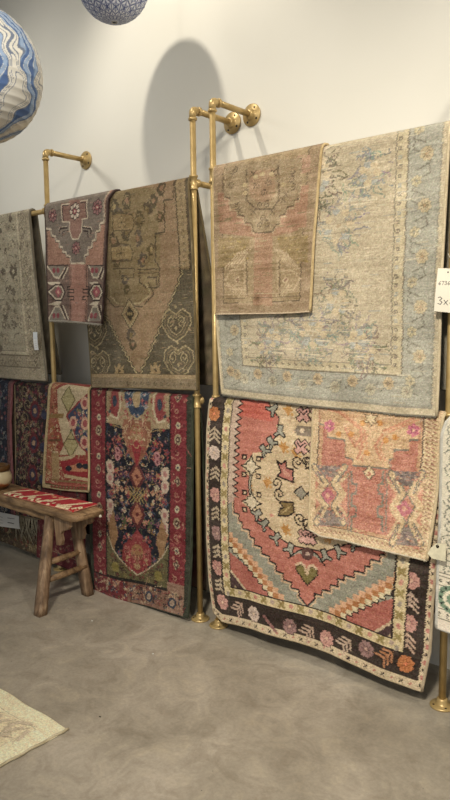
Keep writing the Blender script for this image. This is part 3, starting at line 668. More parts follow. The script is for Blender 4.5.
# ---- tall tan and dark green rug, left bay
def p_green(c):
    c.lw = 1.2
    c.rect(0, 0, 1, 1, (136, 118, 88)); Z = lambda p: c.z(80, 170, 3.214, p); Z2 = lambda p: c.z(130, 280, 6.43, p); Z3 = lambda p: c.z(85, 240, 5, p)
    D, Lt, PKT, DG, OL = (84, 70, 50), (166, 148, 108), (148, 120, 90), (94, 85, 66), (136, 116, 80); R = random.Random(31)
    c.rect(.0, 0, .04, 1, (122, 108, 82)); c.rect(.885, 0, 1, .93, D); c.rect(.895, 0, .97, .925, (146, 124, 88))
    for v in np.arange(.02, .9, .03): c.cross((.932, v), .008, (110, 92, 66), .004); c.cross((.03, v), .008, (100, 90, 66), .004)
    c.rect(.06, 0, .885, .92, PKT)
    c.poly(Z([(-60, 40), (120, 30), (240, 60), (255, 240), (248, 370), (200, 415), (160, 440), (95, 430), (60, 300), (-60, 300)]), OL)
    # corner spandrels
    c.poly(Z([(332, 320), (420, 320), (420, 672), (192, 672), (190, 660)]), DG); c.poly(Z([(-60, 420), (60, 450), (95, 500), (185, 660), (190, 672), (-60, 672)]), DG)
    for a, b in (((330, 322), (190, 662)), ((70, 450), (188, 662))):
        P_ = Z([a, b]); n = 26; zz = []
        for k in range(n+1):
            t = k/n; zz.append(c.off((P_[0][0]+(P_[1][0]-P_[0][0])*t, P_[0][1]+(P_[1][1]-P_[0][1])*t), .008*(1 if k % 2 else -1), 0))
        c.line(zz, (62, 58, 46), .014); c.line(zz, Lt, .006)
    # heart shaped rosettes
    for x, y in ((308, 496), (316, 612), (58, 625), (45, 520)):
        p = Z([(x, y)])[0]; hs = [(0, .088), (-.06, .06), (-.108, .0), (-.10, -.05), (-.05, -.078), (0, -.052), (.05, -.078), (.10, -.05), (.108, .0), (.06, .06)]
        c.line_m(p, hs, Lt, .006, closed=True); c.line_m(p, hs, (130, 112, 80), .005, .78, closed=True); c.line_m(p, hs, Lt, .004, .6, closed=True)
        for sg in (-1, 1): c.spiral(c.off(p, sg*.042, -.018), .028, Lt, 1.3, PI/2, sg, .005)
        c.disc(c.off(p, 0, .02), .012, Lt, diamond=True); c.disc(c.off(p, 0, -.09), .010, Lt, diamond=True)
    for x, y in ((130, 645), (240, 642)):
        p = Z([(x, y)])[0]; sh = [(-.055, -.045), (-.02, -.02), (-.012, -.05), (.012, -.05), (.02, -.02), (.055, -.045), (.04, -.01), (.06, .045), (.02, .03), (0, .05), (-.02, .03), (-.06, .045), (-.04, -.01)]
        c.poly_m(p, sh, (164, 138, 96), .8); c.disc(p, .012, D, diamond=True)
    # medallion outlines
    c.line(Z([(265, 15), (300, 20), (298, 95), (268, 98), (270, 200), (240, 205), (238, 290), (250, 315), (248, 375), (230, 380)]), D, .007)
    c.line(Z([(185, 320), (248, 318)]), D, .006); c.line(Z([(185, 332), (248, 330)]), D, .004); c.line(Z([(190, 320), (190, 360), (208, 378), (240, 378), (242, 345), (212, 345)]), D, .007)
    c.line(Z([(208, 368), (222, 398), (190, 428), (165, 430)]), Lt, .008); c.line(Z([(215, 362), (232, 398), (196, 440), (172, 436)]), D, .006)
    c.line(Z([(90, 370), (85, 410), (110, 440), (140, 438)]), D, .006); c.line(Z([(98, 372), (98, 405), (118, 428), (138, 430)]), Lt, .007)
    c.line(Z([(105, 318), (175, 316), (172, 345), (130, 350), (128, 322)]), D, .005)
    p = Z([(160, 462)])[0]; c.disc(p, .07, D, diamond=True, sy=1.25); c.disc(p, .062, Lt, diamond=True, sy=1.25); c.disc(p, .05, (150, 124, 84), diamond=True, sy=1.25); c.disc(p, .034, (64, 56, 42), diamond=True, sy=1.25); c.disc(p, .012, (140, 116, 70), diamond=True)
    for sg in (-1, 1): c.disc(c.off(p, sg*.014, 0), .008, (146, 124, 80))
    for (x, y, w) in ((30, 120, 20), (50, 165, 22), (40, 210, 22), (110, 120, 20), (150, 100, 22), (120, 150, 26), (190, 160, 22), (150, 200, 22), (110, 230, 24), (185, 220, 20), (140, 265, 22), (215, 130, 20), (200, 290, 18), (235, 100, 16), (255, 150, 14), (225, 255, 16), (120, 290, 20), (145, 350, 14), (150, 385, 12), (260, 60, 18), (165, 530, 18), (170, 560, 14)):
        q = Z([(x, y)])[0]; s_ = w/900; cc = R.choice([D, (86, 74, 52), (94, 80, 50), (96, 84, 70)])
        for j in range(8):
            a = R.uniform(0, 6); c.line_m(q, [(s_*math.cos(a), s_*math.sin(a)*1.6), (s_*1.6*math.cos(a+.9), s_*1.9*math.sin(a+.9)), (s_*.5*math.cos(a+1.8), s_*math.sin(a+1.8))], cc, .008)
        c.disc(q, s_*.6, R.choice([(158, 136, 88), (150, 112, 84), (120, 100, 60)]), 1.2)
    c.poly(Z([(100, 145), (175, 140), (178, 195), (105, 200)]), (146, 122, 82)); c.poly(Z([(100, 250), (165, 245), (165, 285), (102, 290)]), (150, 126, 82))
    for x, y in ((135, 170), (130, 268)): c.flower(Z([(x, y)])[0], .034, (150, 126, 84), D, (92, 78, 54), 6); c.line(Z([(x-30, y-24), (x-10, y-32), (x+32, y-26), (x+40, y), (x+33, y+24), (x-28, y+26)]), (92, 78, 52), .006, True)
    c.rect(0, .925, 1, .93, D); c.rect(0, .93, 1, .948, (158, 134, 98)); c.rect(0, .948, 1, 1, (130, 112, 86))
    for u in np.arange(.03, 1, .06): c.spiral((u, .973), .014, (96, 84, 62), 1, 0, 1, .004)
    for k in range(500): c.line_m((R.uniform(0, 1), R.uniform(0, 1)), [(-.012, 0), (.012, 0)], R.choice([(130, 112, 80), (146, 126, 92), (118, 104, 78), (150, 124, 94)]), .003)
rA1 = hang('tall faded brown rug with dark green corners on the left upper rail', ZA, .031,
     left=[('m', -3.25, 2.25), (86.6, 316), (92, 393)], right=[(187.5, 178), (191.5, 240), (195, 316), (197, 392)],
     bottom=[(90, 387), (130, 387.5), (197, 390)], bulge=.015, Lb=1.02, tilt=.17,
     paint=p_green, bind=(112, 98, 70), ppm=300, seed=33, wave=.005, fin=dict(noise=10, abrash=6, wear=6, fade=.0, sat=.72, gain=.93), backskew=.0, backdull=.75)

# ---- small mauve and salmon rug
def p_mauve(c):
    c.lw = 1.0
    Z = lambda p: c.z(42, 188, 5.8, p); SM, GY, D, CRM = (158, 112, 94), (116, 104, 96), (58, 44, 42), (190, 176, 156); R = random.Random(41)
    c.rect(0, 0, 1, 1, (96, 72, 66)); c.rect(.035, 0, .965, .97, SM)
    med = Z([(15, 60), (16, 235), (50, 240), (52, 275), (75, 280), (78, 305), (98, 308), (100, 338), (118, 342), (120, 368), (140, 372), (142, 390), (166, 395), (168, 436), (248, 436), (250, 388), (268, 384), (270, 345), (292, 340), (294, 305), (312, 300), (315, 250), (336, 246), (338, 205), (358, 200), (372, 40), (372, 10)])
    c.poly([(p[0], p[1]) for p in med], GY); c.line(med, CRM, .012); c.line([c.off(p, 0, .008) for p in med], D, .004)
    c.poly(Z([(112, 90), (150, 85), (152, 72), (250, 66), (262, 70), (262, 178), (232, 182), (232, 250), (210, 298), (180, 298), (160, 252), (160, 198), (115, 198)]), (138, 98, 88))
    c.line(Z([(160, 92), (115, 98), (116, 196), (158, 198), (160, 250), (178, 296), (212, 296), (232, 250), (232, 182), (264, 176), (264, 70), (222, 78)]), CRM, .007)
    c.line(Z([(156, 100), (122, 104), (122, 190)]), D, .006); c.line(Z([(226, 88), (256, 84), (258, 170)]), D, .006)
    for x, y, r in ((190, 136, .05), (62, 160, .042), (320, 112, .044), (200, 348, .040)):
        p = Z([(x, y)])[0]
        for k in range(8):
            a = PI/4*k; c.disc(c.off(p, r*.66*math.cos(a), r*.66*math.sin(a)), r*.34, D)
            c.disc(c.off(p, r*.66*math.cos(a), r*.66*math.sin(a)), r*.24, (190, 172, 160) if r > .045 else (140, 92, 96))
        c.disc(p, r*.34, (150, 70, 80)); c.disc(p, r*.13, CRM)
    for x, fl in ((130, 1), (255, -1)):
        c.line(Z([(x-30*fl, 262), (x-26*fl, 235), (x+16*fl, 230)]), D, .010); c.line(Z([(x-14*fl, 285), (x-10*fl, 252), (x+18*fl, 248)]), D, .008)
        c.line(Z([(x-34*fl, 240), (x-30*fl, 228), (x+14*fl, 222)]), CRM, .005)
    # lower panels
    for (a, b) in ((20, 158), (262, 362)):
        w = b-a; m_ = (a+b)/2
        c.poly(Z([(a, 446), (b, 443), (b, 770), (a, 770)]), (112, 88, 80)); c.line(Z([(a, 448), (b, 445)]), D, .006)
        for y0, y1 in ((452, 545), (765, 650)):
            c.poly(Z([(a+8, y0), (a+w*.82, y0), (m_+6, (y0+y1)/2+ (y1-y0)*.15), (m_-14, (y0+y1)/2+(y1-y0)*.25)]), (124, 116, 106)); c.line(Z([(a+10, y0), (m_-16, y0+(y1-y0)*.7), (m_+6, y0+(y1-y0)*.7)]), CRM, .010)
            c.disc(Z([(m_-22, y0+(y1-y0)*.25)])[0], .016, (150, 60, 72)); c.disc(Z([(m_+2, y0+(y1-y0)*.25)])[0], .016, (150, 60, 72))
            for k in range(3): c.line(Z([(m_+8+k*12, y0+(y1-y0)*.75), (m_+w*.32+k*9, y0+(y1-y0)*.1)]), (CRM, D, CRM)[k], .010)
        c.poly(Z([(a+8, 545), (m_+8, 540), (m_+22, 560), (a+28, 562)]), CRM); c.poly(Z([(a+8, 672), (m_+10, 648), (m_+24, 655), (m_+6, 680)]), CRM)
        c.line(Z([(a+8, 600), (m_-12, 560), (m_+22, 560), (m_+42, 600), (m_+22, 645), (m_-12, 645)]), D, .016, True); c.line(Z([(a+18, 600), (m_-12, 566), (m_+20, 566), (m_+36, 600), (m_+20, 640), (m_-12, 640)]), CRM, .009, True)
        c.disc(Z([(m_+4, 600)])[0], .036, (160, 70, 84), diamond=True); c.disc(Z([(m_+4, 600)])[0], .012, (200, 140, 130), diamond=True)
    c.poly(Z([(158, 440), (260, 440), (258, 770), (162, 770)]), (166, 114, 100))
    for x, fl in ((163, 1), (256, -1)):
        c.line(Z([(x, 445), (x, 570), (x-16*fl, 570), (x-16*fl, 585), (x+20*fl, 585), (x+20*fl, 605), (x-14*fl, 605), (x-14*fl, 625), (x+20*fl, 627), (x+20*fl, 645), (x, 645), (x, 765)]), D, .007)
        c.line(Z([(x+8*fl, 450), (x+8*fl, 560)]), (120, 88, 78), .004); c.line(Z([(x+8*fl, 660), (x+8*fl, 765)]), (120, 88, 78), .004)
    for k in range(80): c.line_m((R.uniform(.05, .95), R.uniform(.1, .95)), [(-.01, 0), (.01, 0)], R.choice([(166, 124, 106), (148, 106, 90), (130, 108, 98)]), .003)
rA2 = hang('small salmon and grey rug with a stepped medallion beside the left pole', ZA, .043,
     left=[(44.5, 205), (46, 260), (47.3, 320)], right=[(112, 192), (108, 200), (105, 260), (102, 323)],
     bottom=[(47.3, 320), (70, 321), (102, 324)], bulge=.025, Lb=.45, tilt=.03,
     paint=p_mauve, bind=(70, 54, 50), ppm=320, seed=43, wave=.003, fin=dict(noise=9, abrash=5, wear=4, sat=.68, gain=1.0), fringe=(196, 188, 172), fringe_len=.014, endc=(190, 180, 164))

# ---- grey rug, far left
def p_grey(c):
    G, D, Lt = (150, 142, 126), (106, 98, 86), (170, 162, 144); R = random.Random(51); c.rect(0, 0, 1, 1, G)
    c.rect(0, 0, .955, .93, D); c.rect(0, 0, .95, .925, (146, 138, 122)); c.rect(0, 0, .86, .86, D); c.rect(0, 0, .855, .855, Lt); c.rect(0, 0, .83, .835, D); c.rect(0, 0, .826, .83, (152, 146, 130))
    for v in np.arange(.04, .9, .085):
        c.flower((.90, v), .030, (158, 150, 132), (110, 100, 90), D, 6); c.line([(.90, v), (.93, v+.03), (.87, v+.06)], D, .004)
    for u in np.arange(.05, .9, .1): c.flower((u, .892), .030, (160, 152, 134), (108, 98, 90), D, 6)
    c.lw = 1.5; c.scatter((.3, 0, .82, .82), 190, [(108, 100, 88), (126, 118, 104), (172, 164, 146), (98, 90, 80)], 5, .012, .032); c.scatter((.86, 0, .95, .9), 60, [(108, 100, 88), (170, 162, 144)], 6, .01, .02, ('vine', 'disc'))
    Z = lambda p: c.z(0, 195, 4.1, p)
    p = Z([(55, 315)])[0]; c.poly_m(p, [(-.05, 0), (-.02, -.05), (.01, -.03), (.03, -.06), (.045, -.01), (.03, .04), (-.01, .05)], (92, 84, 74)); c.disc(p, .014, Lt)
    for x, y in ((45, 210), (70, 350), (25, 590), (75, 505), (20, 470), (105, 430)): c.flower(Z([(x, y)])[0], .035, (160, 152, 134), (100, 92, 82), (110, 102, 90), 7)
    for k in range(300): c.line_m((R.uniform(.2, 1), R.uniform(0, 1)), [(-.012, 0), (.012, 0)], R.choice([(160, 152, 134), (136, 128, 112), (128, 120, 106)]), .003)
rA3 = hang('large grey beige rug with faded floral scrolls at the far left of the upper rail', ZA, .031,
     left=[('m', -4.62, 2.3), ('m', -4.66, 1.1)], right=[(28, 206), (33, 262), (41, 345), (45.4, 384)],
     bottom=[('m', -4.66, 1.22), (45.4, 381)], bulge=.02, Lb=1.0, tilt=.05,
     paint=p_grey, bind=(128, 120, 104), ppm=280, seed=53, wave=.005, fin=dict(noise=10, abrash=5, wear=6, sat=.9, gain=1.0), backdull=.65, th=.012)

# ---- red bordered navy rug
def p_red(c):
    RD, NV, CR, OL = (150, 38, 50), (30, 32, 50), (196, 176, 140), (112, 104, 62); R = random.Random(61)
    c.rect(0, 0, 1, 1, (62, 66, 52)); c.rect(.03, 0, .955, 1, (52, 40, 36)); c.rect(.035, 0, .95, 1, RD)
    Z = lambda p: c.z(85, 380, 4.09, p); Y = lambda p: c.z(85, 490, 4.09, p)
    b0, b1 = .195, .80
    for k, v in enumerate(np.arange(.03, .93, .062)):
        for u in (.115, .875):
            if k % 3 == 0: c.disc((u, v), .024, (184, 160, 124), 1.25, k % 2 == 0); c.disc((u, v), .015, (92, 60, 56), 1.2); c.disc((u, v), .007, (196, 170, 140))
            elif k % 3 == 1: c.disc((u-.01, v), .014, (190, 130, 110)); c.disc((u-.01, v), .007, RD); c.line([(u-.04, v+.02), (u, v+.03), (u+.03, v+.015)], (196, 110, 96), .004)
            else: c.disc((u, v), .016, (200, 184, 150), 1.2); c.disc((u, v), .007, (60, 70, 90))
    c.mir = .5
    c.scatter((.05, 0, .18, 1), 70, [(190, 90, 86), (120, 26, 40), (200, 130, 110), (110, 40, 46)], 6, .006, .014, ('disc', 'vine', 'dia'))
    c.mir = None
    c.rect(b0-.012, 0, b1+.012, .90, (44, 42, 38)); c.rect(b0, 0, b1, .89, NV)
    m = .497; c.mir = m; c.setclip([(b0, -.1), (b1, -.1), (b1, .89), (b0, .89)])
    pal = [(190, 60, 66), (200, 150, 110), (206, 190, 160), (60, 80, 120), (150, 50, 60), (170, 130, 70), (120, 60, 100), (206, 120, 110), (90, 100, 60)]
    c.scatter((b0, .18, m, .86), 250, pal, 7, .009, .022)
    c.scatter((b0, .18, m, .86), 90, [(20, 22, 38), (24, 26, 44)], 8, .010, .022, ('disc',))
    c.scatter((b0, .17, m, .86), 260, [(96, 92, 80), (150, 130, 96), (176, 70, 70), (50, 64, 100), (84, 40, 60), (24, 26, 44)], 17, .004, .009)
    for v in (.38, .435, .565, .62): c.disc((.235, v), .030, (210, 184, 166), 1.25); c.disc((.235, v), .015, (196, 120, 120), 1.1)
    for v in (.30, .33): c.disc((.31, v), .022, (206, 130, 140)); c.disc((.31, v), .009, (120, 40, 60))
    for v in (.41, .585): 
        c.disc((m, v), .070, (96, 104, 130), 1.0, True); c.disc((m, v), .062, (110, 40, 44), 1.5, True); c.disc((m, v), .040, (190, 110, 80), 1.5, True); c.disc((m, v), .012, (120, 40, 40))
    for k in range(4): c.line([(m-.09+k*.03, .46), (m+.0+k*.03, .53)], (176, 150, 80), .005)
    c.poly([(b0+.01, .66), (b0+.07, .58), (b0+.12, .70), (b0+.06, .78)], (170, 120, 74)); 
    # top ogee with blue and cream
    c.poly([(b0, -.02), (m, -.02), (m, .27), (m-.07, .25), (m-.16, .18), (b0, .175)], (176, 150, 110))
    c.scatter((b0, 0, m, .17), 46, [(200, 110, 90), (60, 70, 84), (206, 190, 150), (170, 60, 60)], 9, .008, .018)
    c.poly([(b0+.05, .01), (b0+.12, .01), (b0+.13, .1), (b0+.11, .14), (b0+.05, .13)], (168, 62, 66)); c.line([(b0+.04, .005), (b0+.135, .0), (b0+.145, .09), (b0+.11, .15), (b0+.04, .14)], (214, 198, 164), .010)
    c.disc((b0+.085, .07), .018, (50, 64, 90), 1.8)
    c.poly([(m-.12, -.02), (m, -.02), (m, .14), (m-.06, .12), (m-.12, .05)], (52, 74, 112)); c.scatter((m-.11, 0, m, .13), 20, [(160, 170, 180), (190, 90, 90), (40, 50, 80)], 10, .008, .016)
    c.disc((m, .05), .03, (186, 156, 110), 1.7)
    c.poly([(m-.13, .15), (m, .15), (m, .36), (m-.07, .31), (m-.14, .22)], (166, 96, 70)); c.disc((m, .21), .05, (176, 130, 84)); c.poly([(m-.05, .27), (m, .24), (m, .37)], (178, 40, 52))
    c.scatter((m-.13, .15, m, .3), 34, [(200, 60, 66), (196, 160, 110), (150, 50, 50), (206, 180, 140)], 11, .008, .014, ('disc', 'vine'))
    # bottom red ogee, olive spandrels and pale arc
    c.poly([(b0-.01, .69), (b0+.08, .775), (m-.12, .83), (m, .865), (m, .9), (b0-.01, .9)], OL)
    c.scatter((b0, .76, m, .89), 60, [(130, 60, 50), (90, 84, 50), (140, 126, 70), (80, 50, 44)], 12, .008, .016)
    c.line([(b0-.01, .685), (b0+.06, .76), (m-.17, .80), (m-.1, .83), (m, .865)], (200, 184, 150), .007)
    c.poly([(m, .655), (m-.07, .70), (m-.13, .735), (m-.14, .80), (m-.06, .84), (m, .86)], (164, 50, 56)); c.disc((m, .76), .045, (176, 116, 70))
    c.scatter((m-.12, .68, m, .84), 40, [(200, 70, 76), (190, 150, 100), (120, 40, 44), (206, 120, 110)], 13, .007, .014)
    c.disc((b1-.09, .845), .03, (150, 136, 56), .9)
    c.mir = None; c.setclip(None)
    c.rect(.195, .90, .955, 1, (150, 100, 82)); c.poly([(.03, .9), (.40, .9), (.40, 1), (.03, 1)], (140, 44, 54)); c.poly([(.8, .86), (.955, .86), (.955, 1), (.8, 1)], (168, 124, 104))
    c.scatter((.05, .905, .95, .99), 230, [(60, 46, 52), (196, 140, 112), (150, 40, 50), (60, 76, 104), (206, 176, 140), (120, 84, 60)], 14, .007, .015)
    c.line([(.03, .9), (.8, .9)], (44, 36, 34), .006)
    for u in (.62, .85): c.disc((u, .95), .030, (52, 66, 92)); c.disc((u, .95), .018, (190, 160, 140))
rA4 = hang('long navy floral rug with wide red side borders on the lower rail', ZAL, .031,
     left=[(88.5, 388), (88, 480), (90, 540), (93, 592)], right=[(192, 398), (192, 480), (191.5, 560), (187.5, 617)],
     bottom=[(93, 591), (120, 600), (150, 607), (187.5, 618)], bulge=.055, Lb=1.05, tilt=.08,
     paint=p_red, bind=(58, 62, 46), ppm=300, seed=63, wave=.005, fin=dict(noise=12, abrash=6, wear=4, sat=.66, gain=.84), backdull=.6)

# ---- red rug under the cream one, lower left
def p_red2(c):
    c.rect(0, 0, 1, 1, (70, 40, 40)); c.rect(.02, 0, .98, 1, (146, 40, 52))
    c.scatter((.02, .3, .98, 1), 320, [(190, 90, 86), (120, 26, 40), (200, 150, 120), (60, 60, 80), (176, 60, 70), (150, 120, 90)], 71, .007, .018)
    for u in (.1, .45, .75): c.flower((u, .74), .04, (196, 130, 120), (120, 30, 40), (90, 30, 40), 7)
    c.line([(.05, .93), (.95, .93)], (186, 160, 120), .006)
rA5 = hang('red floral rug hanging behind the bench under the cream fold', ZAL, .030,
     left=[('m', -3.74, 1.1), (36.5, 556)], right=[('m', -3.27, 1.1), ('m', -3.29, .05)], bottom=[(37, 557), ('m', -3.29, .055)], bulge=.03, Lb=.9, tilt=.03,
     paint=p_red2, bind=(96, 40, 44), ppm=240, seed=73, wave=.003, fin=dict(noise=12, abrash=6, sat=.66, gain=.76))
def p_cream(c):
    Z = lambda p: c.z(40, 380, 6.43, p); R = random.Random(81); CR, RS, BL, GO = (198, 180, 148), (156, 66, 58), (58, 68, 100), (148, 116, 68)
    c.rect(0, 0, 1, 1, (188, 166, 126)); c.rect(.05, 0, 1, .965, (96, 76, 44)); c.rect(.06, 0, 1, .955, RS)
    c.rect(.06, 0, .20, .93, (168, 96, 74))
    c.scatter((.06, 0, .36, .93), 130, [(196, 150, 110), (150, 50, 50), (206, 190, 150), (176, 120, 70), (140, 70, 56), (96, 84, 50)], 82, .006, .014)
    c.scatter((.06, .6, 1, .93), 120, [(196, 170, 130), (160, 128, 84), (170, 60, 52), (206, 190, 156)], 84, .007, .015, ('dia', 'vine', 'disc'))
    c.poly(Z([(110, 60), (165, 30), (310, 50), (315, 330), (290, 480), (120, 480), (150, 420), (115, 240)]), CR)
    c.poly(Z([(60, 220), (150, 215), (150, 245), (60, 245)]), GO); c.poly(Z([(60, 380), (130, 378), (130, 395), (60, 395)]), (110, 76, 50))
    c.poly(Z([(310, 80), (240, 140), (225, 160), (165, 220), (165, 240), (205, 310), (225, 380), (250, 420), (315, 490)]), (152, 60, 62)); c.poly(Z([(315, 100), (250, 150), (235, 165), (178, 222), (178, 240), (212, 310), (235, 378), (258, 412), (315, 470)]), BL)
    c.scatter([*Z([(200, 170)])[0], *Z([(310, 440)])[0]], 60, [(196, 130, 120), (206, 196, 170), (40, 48, 80), (150, 60, 70), (120, 130, 90)], 83, .008, .018)
    for x, y in ((180, 125), (195, 415)): p = Z([(x, y)])[0]; c.disc(p, .075, (110, 100, 60), 1.15, True); c.disc(p, .064, (176, 166, 118), 1.15, True)
    for x, y in ((210, 275), (290, 280), (285, 400), (285, 150)): p = Z([(x, y)])[0]; c.disc(p, .04, (206, 160, 140)); c.disc(p, .022, (160, 70, 76))
    c.line(Z([(165, 378), (240, 382)]), (90, 70, 50), .006)
    c.poly(Z([(130, 520), (200, 510), (215, 500), (310, 520), (310, 630), (150, 600), (135, 560)]), (160, 40, 48)); c.poly(Z([(160, 555), (220, 545), (240, 530), (300, 545), (300, 590), (170, 585)]), (196, 130, 96))
    for x, y in ((180, 568), (250, 550), (290, 555)): c.disc(Z([(x, y)])[0], .03, (40, 40, 52), .6)
    c.line(Z([(120, 505), (200, 495), (220, 480)]), (196, 176, 140), .02); c.poly(Z([(150, 605), (310, 632), (310, 650), (150, 625)]), (196, 174, 134)); c.poly(Z([(75, 470), (120, 465), (120, 640), (75, 640)]), (170, 140, 98))
    for k in range(3): c.line(Z([(70, 640+k*22), (310, 660+k*22)]), ((140, 110, 70), (176, 90, 74), (120, 94, 56))[k], .012)
    for x in range(70, 310, 22): c.disc(Z([(x, 680+x*.06)])[0], .009, (150, 60, 56))
rA6 = hang('short cream and rust rug with a blue diamond hanging above the bench', ZAL, .043,
     left=[(49, 387), (46, 430), (42.5, 487)], right=[(88, 388), (88.5, 440), (88, 491)], bottom=[(42.5, 487), (60, 490), (88, 492)], bulge=.02, Lb=.35, tilt=.02,
     paint=p_cream, bind=(186, 168, 128), ppm=320, seed=83, wave=.003, fin=dict(noise=12, abrash=6, sat=.8, gain=.9))
def p_dark(c):
    c.rect(0, 0, 1, 1, (46, 36, 38)); c.rect(.0, 0, .93, .94, (50, 38, 40))
    c.scatter((0, 0, .97, 1), 620, [(146, 128, 96), (120, 40, 50), (150, 60, 66), (60, 56, 84), (110, 96, 66), (170, 150, 120), (100, 44, 70), (84, 80, 56)], 91, .007, .020)
    for v in (.22, .45, .68): c.disc((.62, v), .055, (110, 34, 46), 1.2); c.disc((.62, v), .036, (60, 52, 80), 1.2); c.disc((.62, v), .018, (176, 140, 110)); c.disc((.9, v+.02), .03, (54, 58, 90))
    for k in range(9): c.spiral((.3+.1*(k % 2), .08+k*.1), .045, (140, 124, 92), 1.3, k, 1 if k % 2 else -1, .006)
    c.rect(.0, .93, 1, .94, (130, 110, 84))
rA7 = hang('dark burgundy floral rug with a long grey fringe behind the bench', ZAL, .031,
     left=[('m', -3.99, 1.1), ('m', -4.02, .4)], right=[(48.5, 386), (45.5, 440), (44, 490)], bottom=[('m', -4.02, .31), ('m', -3.72, .31)], bulge=.02, Lb=.6, tilt=.03,
     paint=p_dark, bind=(150, 134, 104), ppm=300, seed=93, wave=.004, fin=dict(noise=12, abrash=5, sat=.75, gain=.9), fringe=(168, 160, 138), fringe_len=.17)
def p_navy(c):
    c.rect(0, 0, 1, 1, (40, 46, 66)); c.scatter((.4, 0, 1, 1), 300, [(110, 120, 140), (150, 150, 150), (52, 64, 110), (140, 70, 80), (90, 100, 120)], 95, .007, .02)
    c.rect(.93, 0, 1, 1, (132, 84, 88)); c.rect(.92, 0, .93, 1, (40, 34, 40))
rA8 = hang('navy floral rug with a dusty rose edge, leftmost on the lower rail', ZAL, .041,
     left=[('m', -4.6, 1.1), ('m', -4.62, .4)], right=[(11.5, 383), (10, 420), (12, 480), (13.5, 500)], bottom=[('m', -4.62, .25), ('m', -4.03, .25)], bulge=.03, Lb=.5, tilt=.02,
     paint=p_navy, bind=(140, 92, 94), ppm=260, seed=97, wave=.004, fin=dict(noise=12, abrash=5, sat=.75, gain=.85), th=.014)
def p_back(c):
    c.rect(0, 0, 1, 1, (96, 78, 58)); c.scatter((.5, .5, 1, 1), 260, [(150, 130, 90), (150, 70, 60), (60, 56, 60), (120, 110, 70), (176, 160, 120)], 96, .008, .02)
rA9 = hang('olive and rust floral rug whose hem shows below the grey fringe', ZAL, .020, th=.005,
     left=[('m', -4.66, 1.1), ('m', -4.7, .05)], right=[('m', -3.77, 1.1), ('m', -3.785, .06)], bottom=[('m', -4.7, .075), ('m', -3.785, .055)], bulge=.01, Lb=1.0, tilt=.0,
     paint=p_back, bind=(90, 74, 56), ppm=240, seed=99, wave=.002, fin=dict(noise=12, abrash=5, sat=.75, gain=.85))

# ---- right bay: white and green textile, navy rugs
def p_white(c):
    W_, G, D = (206, 202, 190), (112, 140, 122), (92, 92, 84); c.rect(0, 0, 1, 1, W_); R = random.Random(101)
    for k in range(12):
        v = .04+k*.062; fl = 1 if k % 2 else -1
        for u in (.06, .2, .36, .52, .68, .84): c.spiral((u, v), .032, (120, 124, 116), 1.4, k+u*9, fl, .005); c.disc((u+.04, v+.03), .012, (150, 146, 160)); c.leaf((u+.07, v), .018, (104, 112, 102), k)
    c.rect(0, .745, 1, 1, (216, 210, 198)); 
    for v in (.745, .76, .80, .905, .95): c.line([(0, v), (1, v)], D, .004)
    for u in np.arange(.015, 1, .045):
        c.disc((u, .78), .007, D); c.disc((u, .925), .007, D, diamond=True)
        c.disc((u, .938), .004, D)
    for u in (.085, .3, .515, .73, .945):
        c.disc((u, .852), .062, G, .9); c.disc((u, .852), .040, (216, 212, 196), .9); c.disc((u, .852), .026, G, .9)
        for k in range(12): a = PI/6*k; c.disc(c.off((u, .852), .050*math.cos(a), .046*math.sin(a)), .005, (40, 44, 44))
    c.rect(0, .953, 1, 1, (216, 208, 200))
RX = -1.072
rC1 = hang('white textile with grey scrolls and a green medallion band at the right edge', ZBL, .047,
     left=[(450, 418), (445, 424), (441.5, 436), (440, 520), (437.5, 570), (436, 628)], right=[('m', -.30, 1.1), ('m', -.30, .35)], bottom=[(436, 628), (450, 633), ('m', -.30, .33)], bulge=.02, Lb=.6, tilt=.05,
     paint=p_white, bind=(200, 196, 184), ppm=300, seed=103, wave=.003, fin=dict(noise=5, abrash=2), th=.014)
def p_slate(c):
    c.rect(0, 0, 1, 1, (44, 48, 58)); c.scatter((0, 0, .5, .5), 60, [(40, 60, 120), (30, 34, 48), (60, 66, 84)], 105, .01, .02)
rC2 = hang('dark navy rug on the upper rail at the right edge', ZB, .031,
     left=[('m', -1.035, 2.25), ('m', -1.035, 1.2)], right=[('m', -.3, 2.2), ('m', -.3, 1.2)], bottom=[('m', -1.03, 1.24), ('m', -.3, 1.24)], bulge=.0, Lb=1.0, tilt=.12,
     paint=p_slate, bind=(34, 36, 44), ppm=120, seed=107, wave=.004, backskew=-.03, backdull=.9)
rC3 = hang('dark blue rug under the white textile on the lower rail', ZBL, .031,
     left=[('m', -1.03, 1.2), ('m', -1.035, .5)], right=[('m', -.34, 1.2), ('m', -.34, .5)], bottom=[('m', -1.03, .52), ('m', -.34, .52)], bulge=.0, Lb=.62, tilt=.03,
     paint=p_slate, bind=(40, 50, 96), ppm=120, seed=109, wave=.002, backdull=.9)

